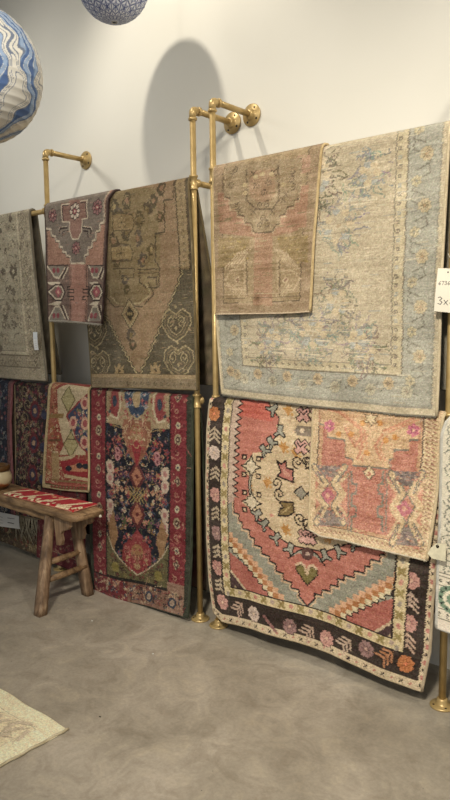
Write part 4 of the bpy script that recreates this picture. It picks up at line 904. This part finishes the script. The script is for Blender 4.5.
# ------------------------------------------------------------------ pipe racks
PR = .0150
def elbow(bm, p, r=.021):
    """corner fitting between an upright (coming from below) and an arm going +y"""
    x, y, z = p
    pts = [(x, y, z-.045), (x, y, z-.016)]+[(x, y+.016*(1-math.cos(t)), z-.016+.016*math.sin(t)) for t in (PI/6, PI/3, PI/2)]+[(x, y+.045, z)]
    tube(bm, pts, r-.003, 18)
    lathe(bm, (x, y, z-.052), (0, 0, 1), [(r-.002, 0), (r+.001, .003), (r+.001, .011), (r-.003, .014)], 20)
    lathe(bm, (x, y+.038, z), (0, 1, 0), [(r-.003, 0), (r+.001, .003), (r+.001, .011), (r-.002, .014)], 20)
def tee(bm, p, dirs, r=.021):
    x, y, z = p
    lathe(bm, (x, y, z-.036), (0, 0, 1), [(r-.001, 0), (r+.001, .002), (r+.001, .010), (r-.003, .012), (r-.003, .060), (r+.001, .062), (r+.001, .070), (r-.001, .072)], 20)
    for d in dirs:
        lathe(bm, p, d, [(r-.004, 0), (r-.004, .024), (r, .026), (r, .034), (r-.003, .036)], 18)
def wall_flange(root, x, z, h=0):
    bm = bmesh.new(); n = (0, -1, 0)
    lathe(bm, (x, -.0005, z), n, [(.054, 0), (.056, .002), (.056, .006), (.053, .009), (.030, .011), (.026, .016), (.024, .026), (.022, .034), (.019, .036)], 36)
    f = obj('wall_flange', bm, m_brass, root)
    for k in range(4):
        a = PI/4+PI/2*k+.2; bm = bmesh.new(); lathe(bm, (x+.040*math.cos(a), -.0098, z+.040*math.sin(a)), n, [(.0062, 0), (.0062, .001), (.004, .0022)], 12); obj('screw', bm, m_screw, f)
def floor_flange(root, x, y):
    bm = bmesh.new(); lathe(bm, (x, y, .0005), (0, 0, 1), [(.047, 0), (.049, .002), (.049, .006), (.046, .009), (.028, .011), (.024, .016), (.022, .026), (.021, .034), (.017, .036)], 36)
    f = obj('floor_flange', bm, m_brass, root)
    for k in range(4):
        a = PI/4+PI/2*k; bm = bmesh.new(); lathe(bm, (x+.036*math.cos(a), y+.036*math.sin(a), .0098), (0, 0, 1), [(.005, 0), (.005, .001), (.003, .002)], 10); obj('screw', bm, m_screw, f)
def pipe_rack(label, xs, top, zu, zl, wallarms):
    root = empty('pipe_rack', (sum(xs)/len(xs), YR, 0), label, 'clothes rack', 'brass pipe racks')
    for i, x in enumerate(xs):
        bm = bmesh.new(); tube(bm, [(x, YR, .006), (x, YR, top-.03)], PR, 20); obj('upright_pipe', bm, m_brass, root)
        bm = bmesh.new(); elbow(bm, (x, YR, top)); obj('elbow_fitting', bm, m_brass, root)
        bm = bmesh.new(); tube(bm, [(x, YR+.03, top), (x, -.006, top)], PR, 20); obj('wall_arm', bm, m_brass, root)
        wall_flange(root, x, top); floor_flange(root, x, YR)
        for z in (zu, zl):
            d = []
            if i > 0: d.append((-1, 0, 0))
            if i < len(xs)-1: d.append((1, 0, 0))
            d.append((0, 1, 0))
            bm = bmesh.new(); tee(bm, (x, YR, z), d); obj('tee_fitting', bm, m_brass, root)
        if x in wallarms:
            bm = bmesh.new(); tube(bm, [(x, YR+.01, zu), (x, -.006, zu)], PR, 16); obj('wall_arm', bm, m_brass, root); wall_flange(root, x, zu)
    for a, b in zip(xs, xs[1:]):
        for z in (zu, zl):
            bm = bmesh.new(); tube(bm, [(a+.01, YR, z), (b-.01, YR, z)], PR, 16); obj('hanging_rail', bm, m_brass, root)
    return root
pipe_rack('brass pipe rack in the left half holding the brown, salmon, grey and navy rugs', [-4.812, -3.6014, -2.3904], 2.600, ZA, ZAL, [-2.3904])
pipe_rack('brass pipe rack in the right half holding the pale and the black bordered rugs', [-2.2613, -1.0611, .139], 2.6145, ZB, ZBL, [])

# ------------------------------------------------------------------ price tags
def tag_sheet(name, label, pts4, paint, t=.0008, ppm=900, string=None, m_col=(222, 214, 196)):
    P0, P1, P2, P3 = [np.array(p, float) for p in pts4]        # TL, TR, BR, BL
    W = float(np.linalg.norm(P1-P0)); L = float(np.linalg.norm(P3-P0)); cv = Cv(W, L, ppm, m_col); paint(cv)
    R = np.random.RandomState(4); cv.a = np.clip(cv.a+R.randn(cv.nr, cv.nc, 1)*2, 0, 250)
    uu, vv = np.meshgrid(np.linspace(0, 1, cv.nc), np.linspace(0, 1, cv.nr)); uu = uu[..., None]; vv = vv[..., None]
    P = P0*(1-uu)*(1-vv)+P1*uu*(1-vv)+P2*uu*vv+P3*(1-uu)*vv
    n = np.cross(P1-P0, P3-P0); n /= np.linalg.norm(n)
    if n[1] > 0: n = -n
    P = P+n*(.003*np.sin(vv*PI))
    root = empty(name, tuple((P0+P1+P2+P3)/4), label, 'tag')
    nr, nc = P.shape[:2]; idx = np.arange(nr*nc).reshape(nr, nc); qd = np.stack([idx[:-1, :-1], idx[:-1, 1:], idx[1:, 1:], idx[1:, :-1]], -1).reshape(-1, 4)
    PP = np.concatenate([P.reshape(-1, 3), (P-n*t).reshape(-1, 3)]); CC = np.concatenate([cv.a.reshape(-1, 3)]*2)
    rim = np.concatenate([idx[0], idx[1:, -1], idx[-1, ::-1][1:], idx[::-1, 0][1:]]); r2 = np.roll(rim, -1)
    Q = np.concatenate([qd, qd[:, ::-1]+nr*nc, np.stack([rim, r2, r2+nr*nc, rim+nr*nc], -1)])
    build_np('card', PP, Q, CC, m_paper, root)
    if string:
        bm = bmesh.new(); tube(bm, string, .0011, 6); obj('string', bm, m_cord, root)
    return root
def b_paper(nt, b):
    at = nt.nodes.new('ShaderNodeAttribute'); at.attribute_name = 'dye'; nt.links.new(at.outputs['Color'], b.inputs['Base Color']); b.inputs['Roughness'].default_value = .7
m_paper = mat('tag_card', b_paper)
DIG = {'6': [[(.8, .05), (.3, .35), (.1, .7), (.3, 1), (.7, .95), (.75, .65), (.35, .6), (.15, .75)]], '7': [[(.1, .05), (.9, .05), (.4, 1)]],
       '3': [[(.1, .1), (.5, 0), (.85, .2), (.4, .45), (.9, .7), (.6, 1), (.1, .9)]], '2': [[(.1, .2), (.5, 0), (.85, .25), (.1, 1), (.9, .95)]],
       'x': [[(.15, .4), (.85, 1)], [(.85, .4), (.15, 1)]], '8': [[(.8, .2), (.5, 0), (.2, .2), (.8, .75), (.5, 1), (.2, .75), (.8, .2)]]}
def p_tag(c):
    INKB = (40, 38, 44)
    def word(w, u, v, h, wd, th):
        for k, ch in enumerate(w):
            for st in DIG[ch]: c.line([(u+wd*(k*1.12+x), v+h*y+k*-.004) for x, y in st], INKB, th)
    word('67362', .10, .30, .085, .115, .0018); word('3x8', .12, .66, .17, .22, .0026); c.disc((.46, .09), .0032, (40, 30, 26)); c.disc((.46, .09), .0014, (60, 50, 40))
y1 = -.395
T = lambda x, y, yy=y1: tuple(hit(x, y, 1, yy))
tl, tr, brr, bl = T(438, 268), T(461, 268.8), T(457.5, 313.5), T(434, 311)
kx = (hit(448.5, 272.5, 1, y1))
tag_sheet('price_tag', 'white card tag with handwritten 67362 and 3x8 at the pale rug edge', (tl, tr, brr, bl), p_tag, ppm=1500,
          string=[tuple(kx+np.array((0, -.001, -.002))), (kx[0]+.012, -.352, kx[2]+.03), (-1.075+.012, -.327, kx[2]+.055), (-1.068, -.3415, kx[2]+.075)])
# hang-tag with a cut corner (cream, punched)
def p_blank(c): c.disc((.45, .28), .0062, (54, 36, 26)); 
def shaped_tag(name, label, outline, hole, y, string, thick=.0016, mcol=(226, 218, 188)):
    root = empty(name, (outline[0][0], y, outline[0][1]), label, 'tag'); bm = bmesh.new()
    a = [bm.verts.new((x, y, z)) for x, z in outline]; b = [bm.verts.new((x, y+thick, z)) for x, z in outline]
    bm.faces.new(a); bm.faces.new(list(reversed(b)))
    for k in range(len(a)): bm.faces.new((a[k], a[(k+1) % len(a)], b[(k+1) % len(a)], b[k]))
    obj('card', bm, plain('tag_cream', mcol, .7), root, smooth=False)
    bm = bmesh.new(); lathe(bm, (hole[0], y-.0004, hole[1]), (0, 1, 0), [(.0065, 0), (.0065, .001)], 14); obj('eyelet', bm, m_screw, root)
    bm = bmesh.new(); tube(bm, string, .001, 6); obj('string', bm, m_cord, root)
yt = -.400
o_ = [hit(x, y, 1, yt) for x, y in ((437, 543), (446, 545), (445.5, 561.5), (432, 558.5), (427.5, 553.5), (431, 547.5))]
hh = hit(437.5, 546.5, 1, yt)
shaped_tag('hang_tag', 'blank cream tag with a cut corner and dark eyelet beside the white textile', [(p[0], p[2]) for p in o_], (hh[0], hh[2]), yt,
           [(hh[0], yt, hh[2]), (hh[0]+.004, yt-.002, hh[2]+.03), (hh[0]+.01, -.395, hh[2]+.07)])
def p_small(c):
    c.rect(0, 0, 1, 1, (222, 222, 220)); c.rect(0, .0, 1, .4, (206, 210, 212))
    for v in (.5, .62, .74, .86): c.line([(.3, v), (.7, v)], (150, 146, 140), .0016)
q = [hit(x, y, 1, -.366) for x, y in ((33, 332), (37.2, 332), (38.6, 350), (34.5, 350))]
tag_sheet('price_tag', 'small narrow white label near the right edge of the grey beige rug', [tuple(p) for p in q], p_small, ppm=700,
          string=[tuple((q[0]+q[1])/2), tuple((q[0]+q[1])/2+np.array((-.004, .004, .03))), tuple((q[0]+q[1])/2+np.array((-.012, .012, .045)))])
def p_bench_tag(c):
    c.rect(0, 0, 1, 1, (196, 194, 188)); c.line([(.62, .3), (.85, .28)], (60, 60, 60), .004); c.line([(.62, .62), (.82, .64)], (60, 60, 60), .006)
    for v in (.3, .5, .7): c.line([(.1, v), (.45, v+.03)], (140, 138, 134), .004)
q = [hit(x, y, 1, -.43) for x, y in ((-10, 510), (19, 516), (20, 529), (-10, 525))]
tag_sheet('price_tag', 'white label hanging in the grey fringe under the bench seat', [tuple(p) for p in q], p_bench_tag, ppm=500,
          string=[tuple((q[0]+q[1])/2), tuple((q[0]+q[1])/2+np.array((0, .025, .04)))])

# ------------------------------------------------------------------ bench
bench = empty('wooden_bench', (-3.45, -.575, 0), 'worn narrow wooden bench with splayed legs in front of the red rugs', 'bench')
zt = .546; nr_ = hit(74.7, 517, 2, zt); fr_ = hit(104, 507, 2, zt)
xe = -2.945; y0b, y1b = -.680, -.460
def worn_plank():
    bm = bmesh.new(); rr = random.Random(4); nx = 44; rings = []
    prof = [(-.5, -.34), (-.5, .2), (-.485, .42), (-.455, .5), (-.3, .5), (-.1, .49), (.1, .49), (.3, .5), (.455, .5), (.485, .42), (.5, .2), (.5, -.34), (.47, -.5), (.2, -.5), (-.2, -.5), (-.47, -.5)]
    w, t = y1b-y0b, .038
    for i in range(nx):
        x = -4.42+(xe+4.42)*i/(nx-1); e = min(i, nx-1-i); sh = (.90, .97, 1.0)[min(e, 2)]; ring = []
        wob = .004*math.sin(i*.9)+rr.uniform(-.0015, .0015)
        for (a, b) in prof:
            ring.append(bm.verts.new((x+(.0 if e else (.006*math.cos(a*4))*(1 if i else -1)), (y0b+y1b)/2+a*w*sh+wob*(1 if a < 0 else .6)*(abs(a) > .4), zt-t/2+b*t*(sh if e == 0 else 1)+(-.004*math.exp(-e*.8) if b > 0 else 0))))
        rings.append(ring)
    n = len(prof)
    for a, b in zip(rings, rings[1:]):
        for k in range(n): bm.faces.new((a[k], a[(k+1) % n], b[(k+1) % n], b[k]))
    bm.faces.new(rings[0]); bm.faces.new(list(reversed(rings[-1])))
    return bm
obj('seat_plank', worn_plank(), m_wood, bench)
def leg(top, bot, w0, w1):
    bm = bmesh.new(); T_ = Vector(top); B_ = Vector(bot); rr = random.Random(int(abs(top[0]*1000+top[1]*77))); rings = []
    nz = 12
    for i in range(nz):
        t = i/(nz-1); p = B_.lerp(T_, t); w = w1+(w0-w1)*t; ring = []
        for k in range(12):
            a = 2*PI*k/12+PI/12; ca, sa = math.cos(a), math.sin(a); m_ = max(abs(ca), abs(sa)); r = (w/2)/(m_**.75)*(1+rr.uniform(-.02, .02))
            if i == 0: r *= .94
            ring.append(bm.verts.new((p.x+ca*r*1.0, p.y+sa*r*.9, p.z if 0 < i < nz-1 else (0.0008 if i == 0 else p.z))))
        rings.append(ring)
    for a, b in zip(rings, rings[1:]):
        for k in range(12): bm.faces.new((a[k], a[(k+1) % 12], b[(k+1) % 12], b[k]))
    bm.faces.new(rings[0]); bm.faces.new(list(reversed(rings[-1]))); return bm
for xs, sg in ((-3.095, 1), (-4.27, -1)):
    obj('leg', leg((xs-.118*sg, -.640, .502), (xs, -.805, 0), .048, .062), m_woodv, bench)
    obj('leg', leg((xs-.100*sg, -.500, .502), (xs-.035*sg, -.462, 0), .048, .062), m_woodv, bench)
    for z, th_ in ((.255, .030), (.165, .032)):
        t = z/.5; bm = bmesh.new(); yf = -.800+(.160)*t; yb = -.462-.04*t; xx = xs-.09*sg*t-.012*sg
        tube(bm, [(xx, yf-.01, z-.004), (xx, (yf+yb)/2, z), (xx, yb+.01, z+.006)], [th_*.52, th_*.6, th_*.52], 8); obj('stretcher', bm, m_wood, bench)
# aprons along both long sides and a shaped bracket at the leg
for y in (-.640, -.492):
    bm = bmesh.new(); box(bm, -4.18, -3.18, y-.010, y+.010, .462, .500); bmesh.ops.bevel(bm, geom=bm.edges[:], offset=.003, segments=1, affect='EDGES'); obj('apron', bm, m_wood, bench)
    bm = bmesh.new(); pr = [(-3.165, .500), (-3.02, .500), (-3.02, .465), (-3.045, .445), (-3.085, .435), (-3.105, .41), (-3.095, .375), (-3.11, .345), (-3.15, .34)]
    a = [bm.verts.new((x, y-.010, z)) for x, z in pr]; b = [bm.verts.new((x, y+.010, z)) for x, z in pr]; bm.faces.new(a); bm.faces.new(list(reversed(b)))
    for k in range(len(a)): bm.faces.new((a[k], a[(k+1) % len(a)], b[(k+1) % len(a)], b[k]))
    obj('bracket', bm, m_woodv, bench, smooth=False)
bm = bmesh.new(); bmesh.ops.create_icosphere(bm, subdivisions=2, radius=.009); bmesh.ops.translate(bm, verts=bm.verts, vec=(-2.94, -.50, .51)); tag(obj('peg', bm, plain('bone_peg', (206, 196, 176), .5), bench), label='pale round peg on the seat end')

bench.rotation_euler = (0, 0, -.028)
# folded kilim on the bench
def p_kilim(c):
    RD, CR = (176, 22, 34), (226, 206, 172); c.rect(0, 0, 1, 1, RD); R = random.Random(7)
    for a in (.06, .34, .60, .86): c.poly([(a-.12, 1.02), (a-.07, 1.02), (a+.12, -.02), (a+.08, -.02)], CR)
    for k in range(52):
        u = R.uniform(0, 1); v = R.uniform(.66, 1) if k % 4 else R.uniform(0, .5)
        c.poly_m((u, v), [(-.014, -.006), (0, -.016), (.014, -.004), (.006, .01), (-.01, .008)], CR if k % 4 else (206, 150, 110), R.uniform(.7, 1.3), R.uniform(0, 3))
    for k in range(10): c.line([(R.uniform(0, 1), R.uniform(0, 1)) for _ in range(1)]*2, (60, 30, 40), .006)
ck = [hit(x, y, 2, zt+.012) for x, y in ((2.7, 493), (27, 488), (98, 503), (73, 510.5))]
kil = empty('folded_kilim', (float(np.mean([p[0] for p in ck])), float(np.mean([p[1] for p in ck])), zt), 'folded red kilim with cream diagonal stripes lying on the bench', 'textile')
Wk = float(np.linalg.norm(ck[3]-ck[0])); Lk = float(np.linalg.norm(ck[1]-ck[0])); ckv = Cv(Wk, Lk, 420, (170, 20, 30)); p_kilim(ckv); ckv.finish(5, noise=10, abrash=4)
uu, vv = np.meshgrid(np.linspace(0, 1, ckv.nc), np.linspace(0, 1, ckv.nr)); U3, V3 = uu[..., None], vv[..., None]
xy = ck[1]*(1-U3)*(1-V3)+ck[2]*U3*(1-V3)+ck[3]*U3*V3+ck[0]*(1-U3)*V3
edge = np.minimum(np.minimum(uu, 1-uu)*Wk, np.minimum(vv, 1-vv)*Lk); xy[..., 2] = zt+.0015+.012*np.sqrt(np.clip(edge/.012, 0, 1))+.0012*np.sin(uu*19)*np.clip(edge/.02, 0, 1)
bot = xy.copy()[::8, ::8]; bot[..., 2] = zt+.0006
nr, nc = uu.shape; idx = np.arange(nr*nc).reshape(nr, nc); n2, m2 = bot.shape[:2]; id2 = nr*nc+np.arange(n2*m2).reshape(n2, m2)
qd = lambda I: np.stack([I[:-1, :-1], I[:-1, 1:], I[1:, 1:], I[1:, :-1]], -1).reshape(-1, 4)
build_np('cloth', np.concatenate([xy.reshape(-1, 3), bot.reshape(-1, 3)]), np.concatenate([qd(idx)[:, ::-1], qd(id2)]), np.concatenate([ckv.a.reshape(-1, 3), ckv.a[::8, ::8].reshape(-1, 3)]), m_yarn, kil)
bm = bmesh.new(); tube(bm, [tuple(xy[k, -1]+np.array((0, 0, .003))) for k in range(0, nr, 6)], .004, 6); tube(bm, [tuple(xy[-1, k]+np.array((0, 0, .003))) for k in range(0, nc, 8)], .0035, 6)
dye_bm(obj('hem', bm, m_yarn, kil), (190, 120, 100), 3, 20)

# pot on the bench
pc = (-3.845, -.590)
pot = empty('ceramic_pot', (pc[0], pc[1], zt), 'round cream and brown glazed pot at the left end of the bench', 'pot')
def b_pot(nt, b):
    t = nt.nodes.new('ShaderNodeTexCoord'); sp = nt.nodes.new('ShaderNodeSeparateXYZ'); nt.links.new(t.outputs['Object'], sp.inputs[0])
    n = N(nt, 'ShaderNodeTexNoise', Scale=14, Detail=4); nt.links.new(t.outputs['Object'], n.inputs['Vector'])
    ad = nt.nodes.new('ShaderNodeMath'); ad.operation = 'MULTIPLY_ADD'; nt.links.new(n.outputs['Fac'], ad.inputs[0]); ad.inputs[1].default_value = .05; nt.links.new(sp.outputs['Z'], ad.inputs[2])
    r = ramp(nt, ad.outputs[0], [(.0, (70, 48, 30))]+[(p, c_) for p, c_ in ((.585, (96, 66, 38)), (.600, (150, 80, 40)), (.612, (200, 186, 150)), (.685, (206, 192, 156)), (.700, (96, 66, 36)))]+[(1.0, (84, 56, 32))])
    nt.links.new(r.outputs[0], b.inputs['Base Color']); b.inputs['Roughness'].default_value = .3
m_pot = mat('two_tone_glaze', b_pot)
bm = bmesh.new(); lathe(bm, (pc[0], pc[1], zt+.0015), (0, 0, 1), [(.052, 0), (.060, .004), (.084, .03), (.094, .060), (.092, .082), (.080, .106), (.072, .116)], 40); obj('body', bm, m_pot, pot)
bm = bmesh.new(); lathe(bm, (pc[0], pc[1], zt+.114), (0, 0, 1), [(.074, 0), (.082, .006), (.084, .028), (.080, .036), (.070, .036), (.068, .006), (.02, .004)], 40)
tag(obj('rim', bm, plain('brown_glaze', (104, 74, 42), .35), pot), label='dark brown collar')

# ------------------------------------------------------------------ rug on the floor
def p_floor(c):
    CR, G = (208, 196, 166), (166, 154, 132); c.rect(0, 0, 1, 1, CR); R = random.Random(9)
    c.rect(.075, .05, .925, .95, G); c.rect(.079, .053, .921, .947, (200, 186, 156)); c.rect(.18, .12, .82, .88, G); c.rect(.186, .124, .814, .876, (210, 198, 170))
    for k in range(30):
        v = .06+k*.03; t = 1 if k % 2 else -1
        for u in (.13, .87): c.poly_m((u, v), [(-.035, -.02*t), (.035, .02*t), (.02, .03*t), (-.04, .005*t)], (174, 160, 140)); c.line_m((u, v), [(-.05, -.025*t), (.05, .025*t)], (150, 138, 118), .004)
    for k in range(24):
        u = .09+k*.036; t = 1 if k % 2 else -1
        for v in (.087, .913): c.poly_m((u, v), [(-.02*t, -.035), (.02*t, .035), (.03*t, .02), (.005*t, -.04)], (176, 162, 142)); c.line_m((u, v), [(-.025*t, -.05), (.025*t, .05)], (150, 138, 118), .004)
    c.scatter((.2, .13, .8, .87), 150, [(190, 178, 156), (178, 166, 150), (200, 188, 160), (170, 158, 144)], 121, .012, .04, ('vine', 'flower', 'vine'))
    c.disc((.73, .17), .010, (60, 54, 54))
X0, X1, Y0, Y1 = -3.35, -2.105, -3.1, -1.380
fr = empty('floor_rug', ((X0+X1)/2, (Y0+Y1)/2, 0), 'cream rug lying flat on the concrete floor in the bottom left corner', 'rug')
fc = Cv(X1-X0, Y1-Y0, 300, (208, 196, 166)); p_floor(fc); fc.finish(15, noise=7, abrash=3, wear=4, sat=.7, gain=1.14)
uu, vv = np.meshgrid(np.linspace(0, 1, fc.nc), np.linspace(0, 1, fc.nr)); R_ = np.random.RandomState(2)
P = np.stack([X0+uu*(X1-X0)+.004*np.sin(vv*40)*(uu > .5), Y1-vv*(Y1-Y0)+.003*np.sin(uu*30), .0095+.001*np.sin(uu*25)*np.sin(vv*31)], -1)
edge = np.minimum(np.minimum(uu, 1-uu)*(X1-X0), np.minimum(vv, 1-vv)*(Y1-Y0)); P[..., 2] *= np.clip(.25+edge/.006, 0, 1)
bt = P.copy()[::10, ::10]; bt[..., 2] = .0012; nr, nc = uu.shape; idx = np.arange(nr*nc).reshape(nr, nc); n2, m2 = bt.shape[:2]; id2 = nr*nc+np.arange(n2*m2).reshape(n2, m2)
build_np('rug_field', np.concatenate([P.reshape(-1, 3), bt.reshape(-1, 3)]), np.concatenate([qd(idx)[:, ::-1], qd(id2)]), np.concatenate([fc.a.reshape(-1, 3), fc.a[::10, ::10].reshape(-1, 3)]), m_yarn, fr)
for x in (X0, X1):
    bm = bmesh.new(); tube(bm, [(x+.003*math.sin(k*1.9), Y1+(Y0-Y1)*k/60, .0068) for k in range(61)], .0055, 8); dye_bm(obj('side_binding', bm, m_yarn, fr), (206, 192, 160), 4, 14)

# small specks of debris on the floor
for (x, y, r, cc, lab) in ((92, 621, .005, (226, 224, 216), 'tiny white paper scrap on the concrete near the bench leg'), (153, 654, .005, (220, 218, 210), 'tiny white scrap on the concrete in front of the long navy rug'), (100, 717, .004, (50, 44, 38), 'tiny dark crumb on the concrete right of the floor rug')):
    p = hit(x, y, 2, 0); bm = bmesh.new(); bmesh.ops.create_icosphere(bm, subdivisions=1, radius=r)
    for v in bm.verts: v.co.z = v.co.z*.35+r*.36; v.co.x *= 1.3
    o = obj('debris_scrap', bm, plain('scrap', cc)); o.location = (p[0], p[1], .0); tag(o, lab, 'scrap')

# ------------------------------------------------------------------ paper lanterns
def b_marble(nt, b):
    v = objcoord(nt, (1, 1, .55)); n = N(nt, 'ShaderNodeTexNoise', Scale=4.2, Detail=3, Roughness=.5, Distortion=1.9); nt.links.new(v, n.inputs['Vector'])
    W1 = (214, 210, 200); r = ramp(nt, n.outputs['Fac'], [(.30, (96, 128, 172)), (.36, W1), (.385, (72, 82, 102)), (.40, W1), (.455, (206, 202, 194)), (.47, (92, 124, 168)), (.50, (60, 96, 150)), (.525, (200, 204, 204)), (.55, (84, 96, 118)), (.565, W1), (.62, (206, 204, 198)), (.66, (120, 146, 182))])
    nt.links.new(r.outputs[0], b.inputs['Base Color']); b.inputs['Roughness'].default_value = .85; b.inputs['Transmission Weight'].default_value = 0
def b_geo(nt, b):
    t = nt.nodes.new('ShaderNodeAttribute'); t.attribute_name = 'dye'; nt.links.new(t.outputs['Color'], b.inputs['Base Color']); b.inputs['Roughness'].default_value = .85
m_geo = mat('printed_paper', b_geo)
def marble_field(TH, PH):
    """marbled ink: streaks that run down the sphere and curl"""
    t = TH+.30*np.sin(2.1*PH+.8)+.16*np.sin(4.3*PH+2*TH)+.07*np.sin(9*PH-5*TH+1)+.035*np.sin(19*PH+11*TH)
    b_ = PH+.3*np.sin(3*TH)+.12*np.sin(7*TH+3*PH)
    f = np.sin(t*8+.9*np.sin(b_*2.6)); thr = .05+.55*np.sin(1.9*b_+1.2*np.sin(2*TH)+2.4); g = np.sin(t*31+2*b_)
    C = np.zeros(TH.shape+(3,)); C[:] = (214, 210, 200)
    m = f > thr; C[m] = (146, 166, 194); C[m & (g > -.2)] = (110, 136, 174); C[m & (g > .5)] = (78, 104, 150); C[(f > thr+.35) & (np.abs(g) < .18)] = (206, 208, 206)
    d = f-thr
    for k, w_ in ((.0, .05), (-.28, .035), (-.5, .03), (-.85, .04)): C[np.abs(d-k) < w_] = (112, 122, 142)
    return C
def lattice_field(TH, PH):
    """interlocking printed stars"""
    C = np.zeros(TH.shape+(3,)); C[:] = (232, 234, 238); u = TH*30/(2*PI); v = PH*15/PI*1.0
    L = np.zeros(TH.shape, bool)
    for k in range(3):
        a = PI/3*k; w = (u*math.cos(a)+v*math.sin(a))*1.0; L |= np.abs((w % 1)-.5) > .40
    C[L] = (96, 106, 150)
    for k in range(3):
        a = PI/3*k+PI/6; w = (u*math.cos(a)+v*math.sin(a))*1.155; C[(np.abs((w % 1)-.5) < .06)] = (166, 172, 198)
    return C
def lantern(label, loc, r, field, seed, ribs=26, tilt=0.):
    root = empty('paper_lantern', loc, label, 'paper lantern', 'paper lanterns hung from the ceiling')
    nv, nu = 260, 520
    ph = np.linspace(.16, PI-.07, nv); th = np.linspace(0, 2*PI, nu); TH, PH = np.meshgrid(th, ph)
    rr = r*(1-.006*np.abs(np.sin(PH*ribs)))
    P = np.stack([loc[0]+rr*np.sin(PH)*np.cos(TH), loc[1]+rr*np.sin(PH)*np.sin(TH), loc[2]+rr*np.cos(PH)], -1)
    grid_mesh('shade', P, field(TH, PH), m_geo, root, flip=True)
    for z in (1, -1):
        bm = bmesh.new(); qa = .16 if z > 0 else .07; zz = loc[2]+z*r*math.cos(qa); q = r*math.sin(qa)
        tube(bm, [(loc[0]+q*math.cos(2*PI*k/24), loc[1]+q*math.sin(2*PI*k/24), zz) for k in range(25)], .0025, 6, cap=False); obj('rim_ring', bm, m_cord, root)
    bm = bmesh.new(); tube(bm, [(loc[0], loc[1], loc[2]+r*math.cos(.16)), (loc[0], loc[1], 4.199)], .0009, 8)
    tube(bm, [(loc[0]-r*math.sin(.16), loc[1], loc[2]+r*math.cos(.16)), (loc[0]+r*math.sin(.16), loc[1], loc[2]+r*math.cos(.16))], .002, 6); obj('hanging_cord', bm, m_cord, root)
d1 = 2.28; L1 = CAM+ray(-26.0, 75)*d1
lantern('large white paper lantern marbled with blue ink, at the left edge', tuple(float(v) for v in L1), 68*d1/F*.985, marble_field, 1)
L2 = hit(113.3, -15.3, 0, -2.76)
lantern('smaller paper lantern printed with a blue star lattice, cut by the top edge', tuple(float(v) for v in L2), .178, lattice_field, 2, 18)

# ------------------------------------------------------------------ light
w = bpy.data.worlds.new('world'); scene.world = w; w.use_nodes = True
w.node_tree.nodes['Background'].inputs[0].default_value = (.88, .94, 1.0, 1); w.node_tree.nodes['Background'].inputs[1].default_value = .30
def spot(loc, tgt, power, colr, size=.04, angle=100, blend=.5):
    l = bpy.data.lights.new('track_or_fill_spot', 'SPOT'); l.energy = power; l.color = colr; l.shadow_soft_size = size; l.spot_size = math.radians(angle); l.spot_blend = blend
    o = bpy.data.objects.new('track_or_fill_spot', l); col.objects.link(o); o.location = loc
    o.rotation_euler = (Vector(tgt)-Vector(loc)).to_track_quat('-Z', 'Y').to_euler(); return o
WARM = (1.0, .93, .80)
spot((-2.76, -1.11, 3.92), (-2.7, 0, 2.75), 66, WARM, .035, 92, .75)
spot((-5.3, -2.3, 3.92), (-3.8, -.02, 2.5), 165, (1, .97, .89), .3, 54, 1.0)  # added fill spot, brightens the left part of the wall
spot((.05, -1.2, 3.92), (-1.9, -.05, 2.2), 122, WARM, .16, 120, 1.0)
spot((-.1, -4.0, 3.95), (-1.3, -.4, .95), 800, WARM, .25, 58, 1.0)  # added frontal fill spot, lifts the lower rugs
spot((-.5, -2.6, 3.95), (-.7, -1.6, 0), 55, WARM, .2, 76, 1.0)
area = bpy.data.lights.new('fill_area', 'AREA'); area.shape = 'RECTANGLE'; area.size = 5.5; area.size_y = 3.0; area.energy = 40; area.color = (1.0, .97, .92)  # soft fill light added behind the camera, no window modelled
ao = bpy.data.objects.new('fill_area', area); col.objects.link(ao); ao.location = (.5, -6.8, 2.1); ao.rotation_euler = (Vector((-2, 0, 1.2))-Vector(ao.location)).to_track_quat('-Z', 'Y').to_euler()

scene.view_settings.view_transform = 'Standard'; scene.view_settings.look = 'None'; scene.view_settings.exposure = 0.20; scene.view_settings.gamma = 1
scene.view_settings.use_curve_mapping = False
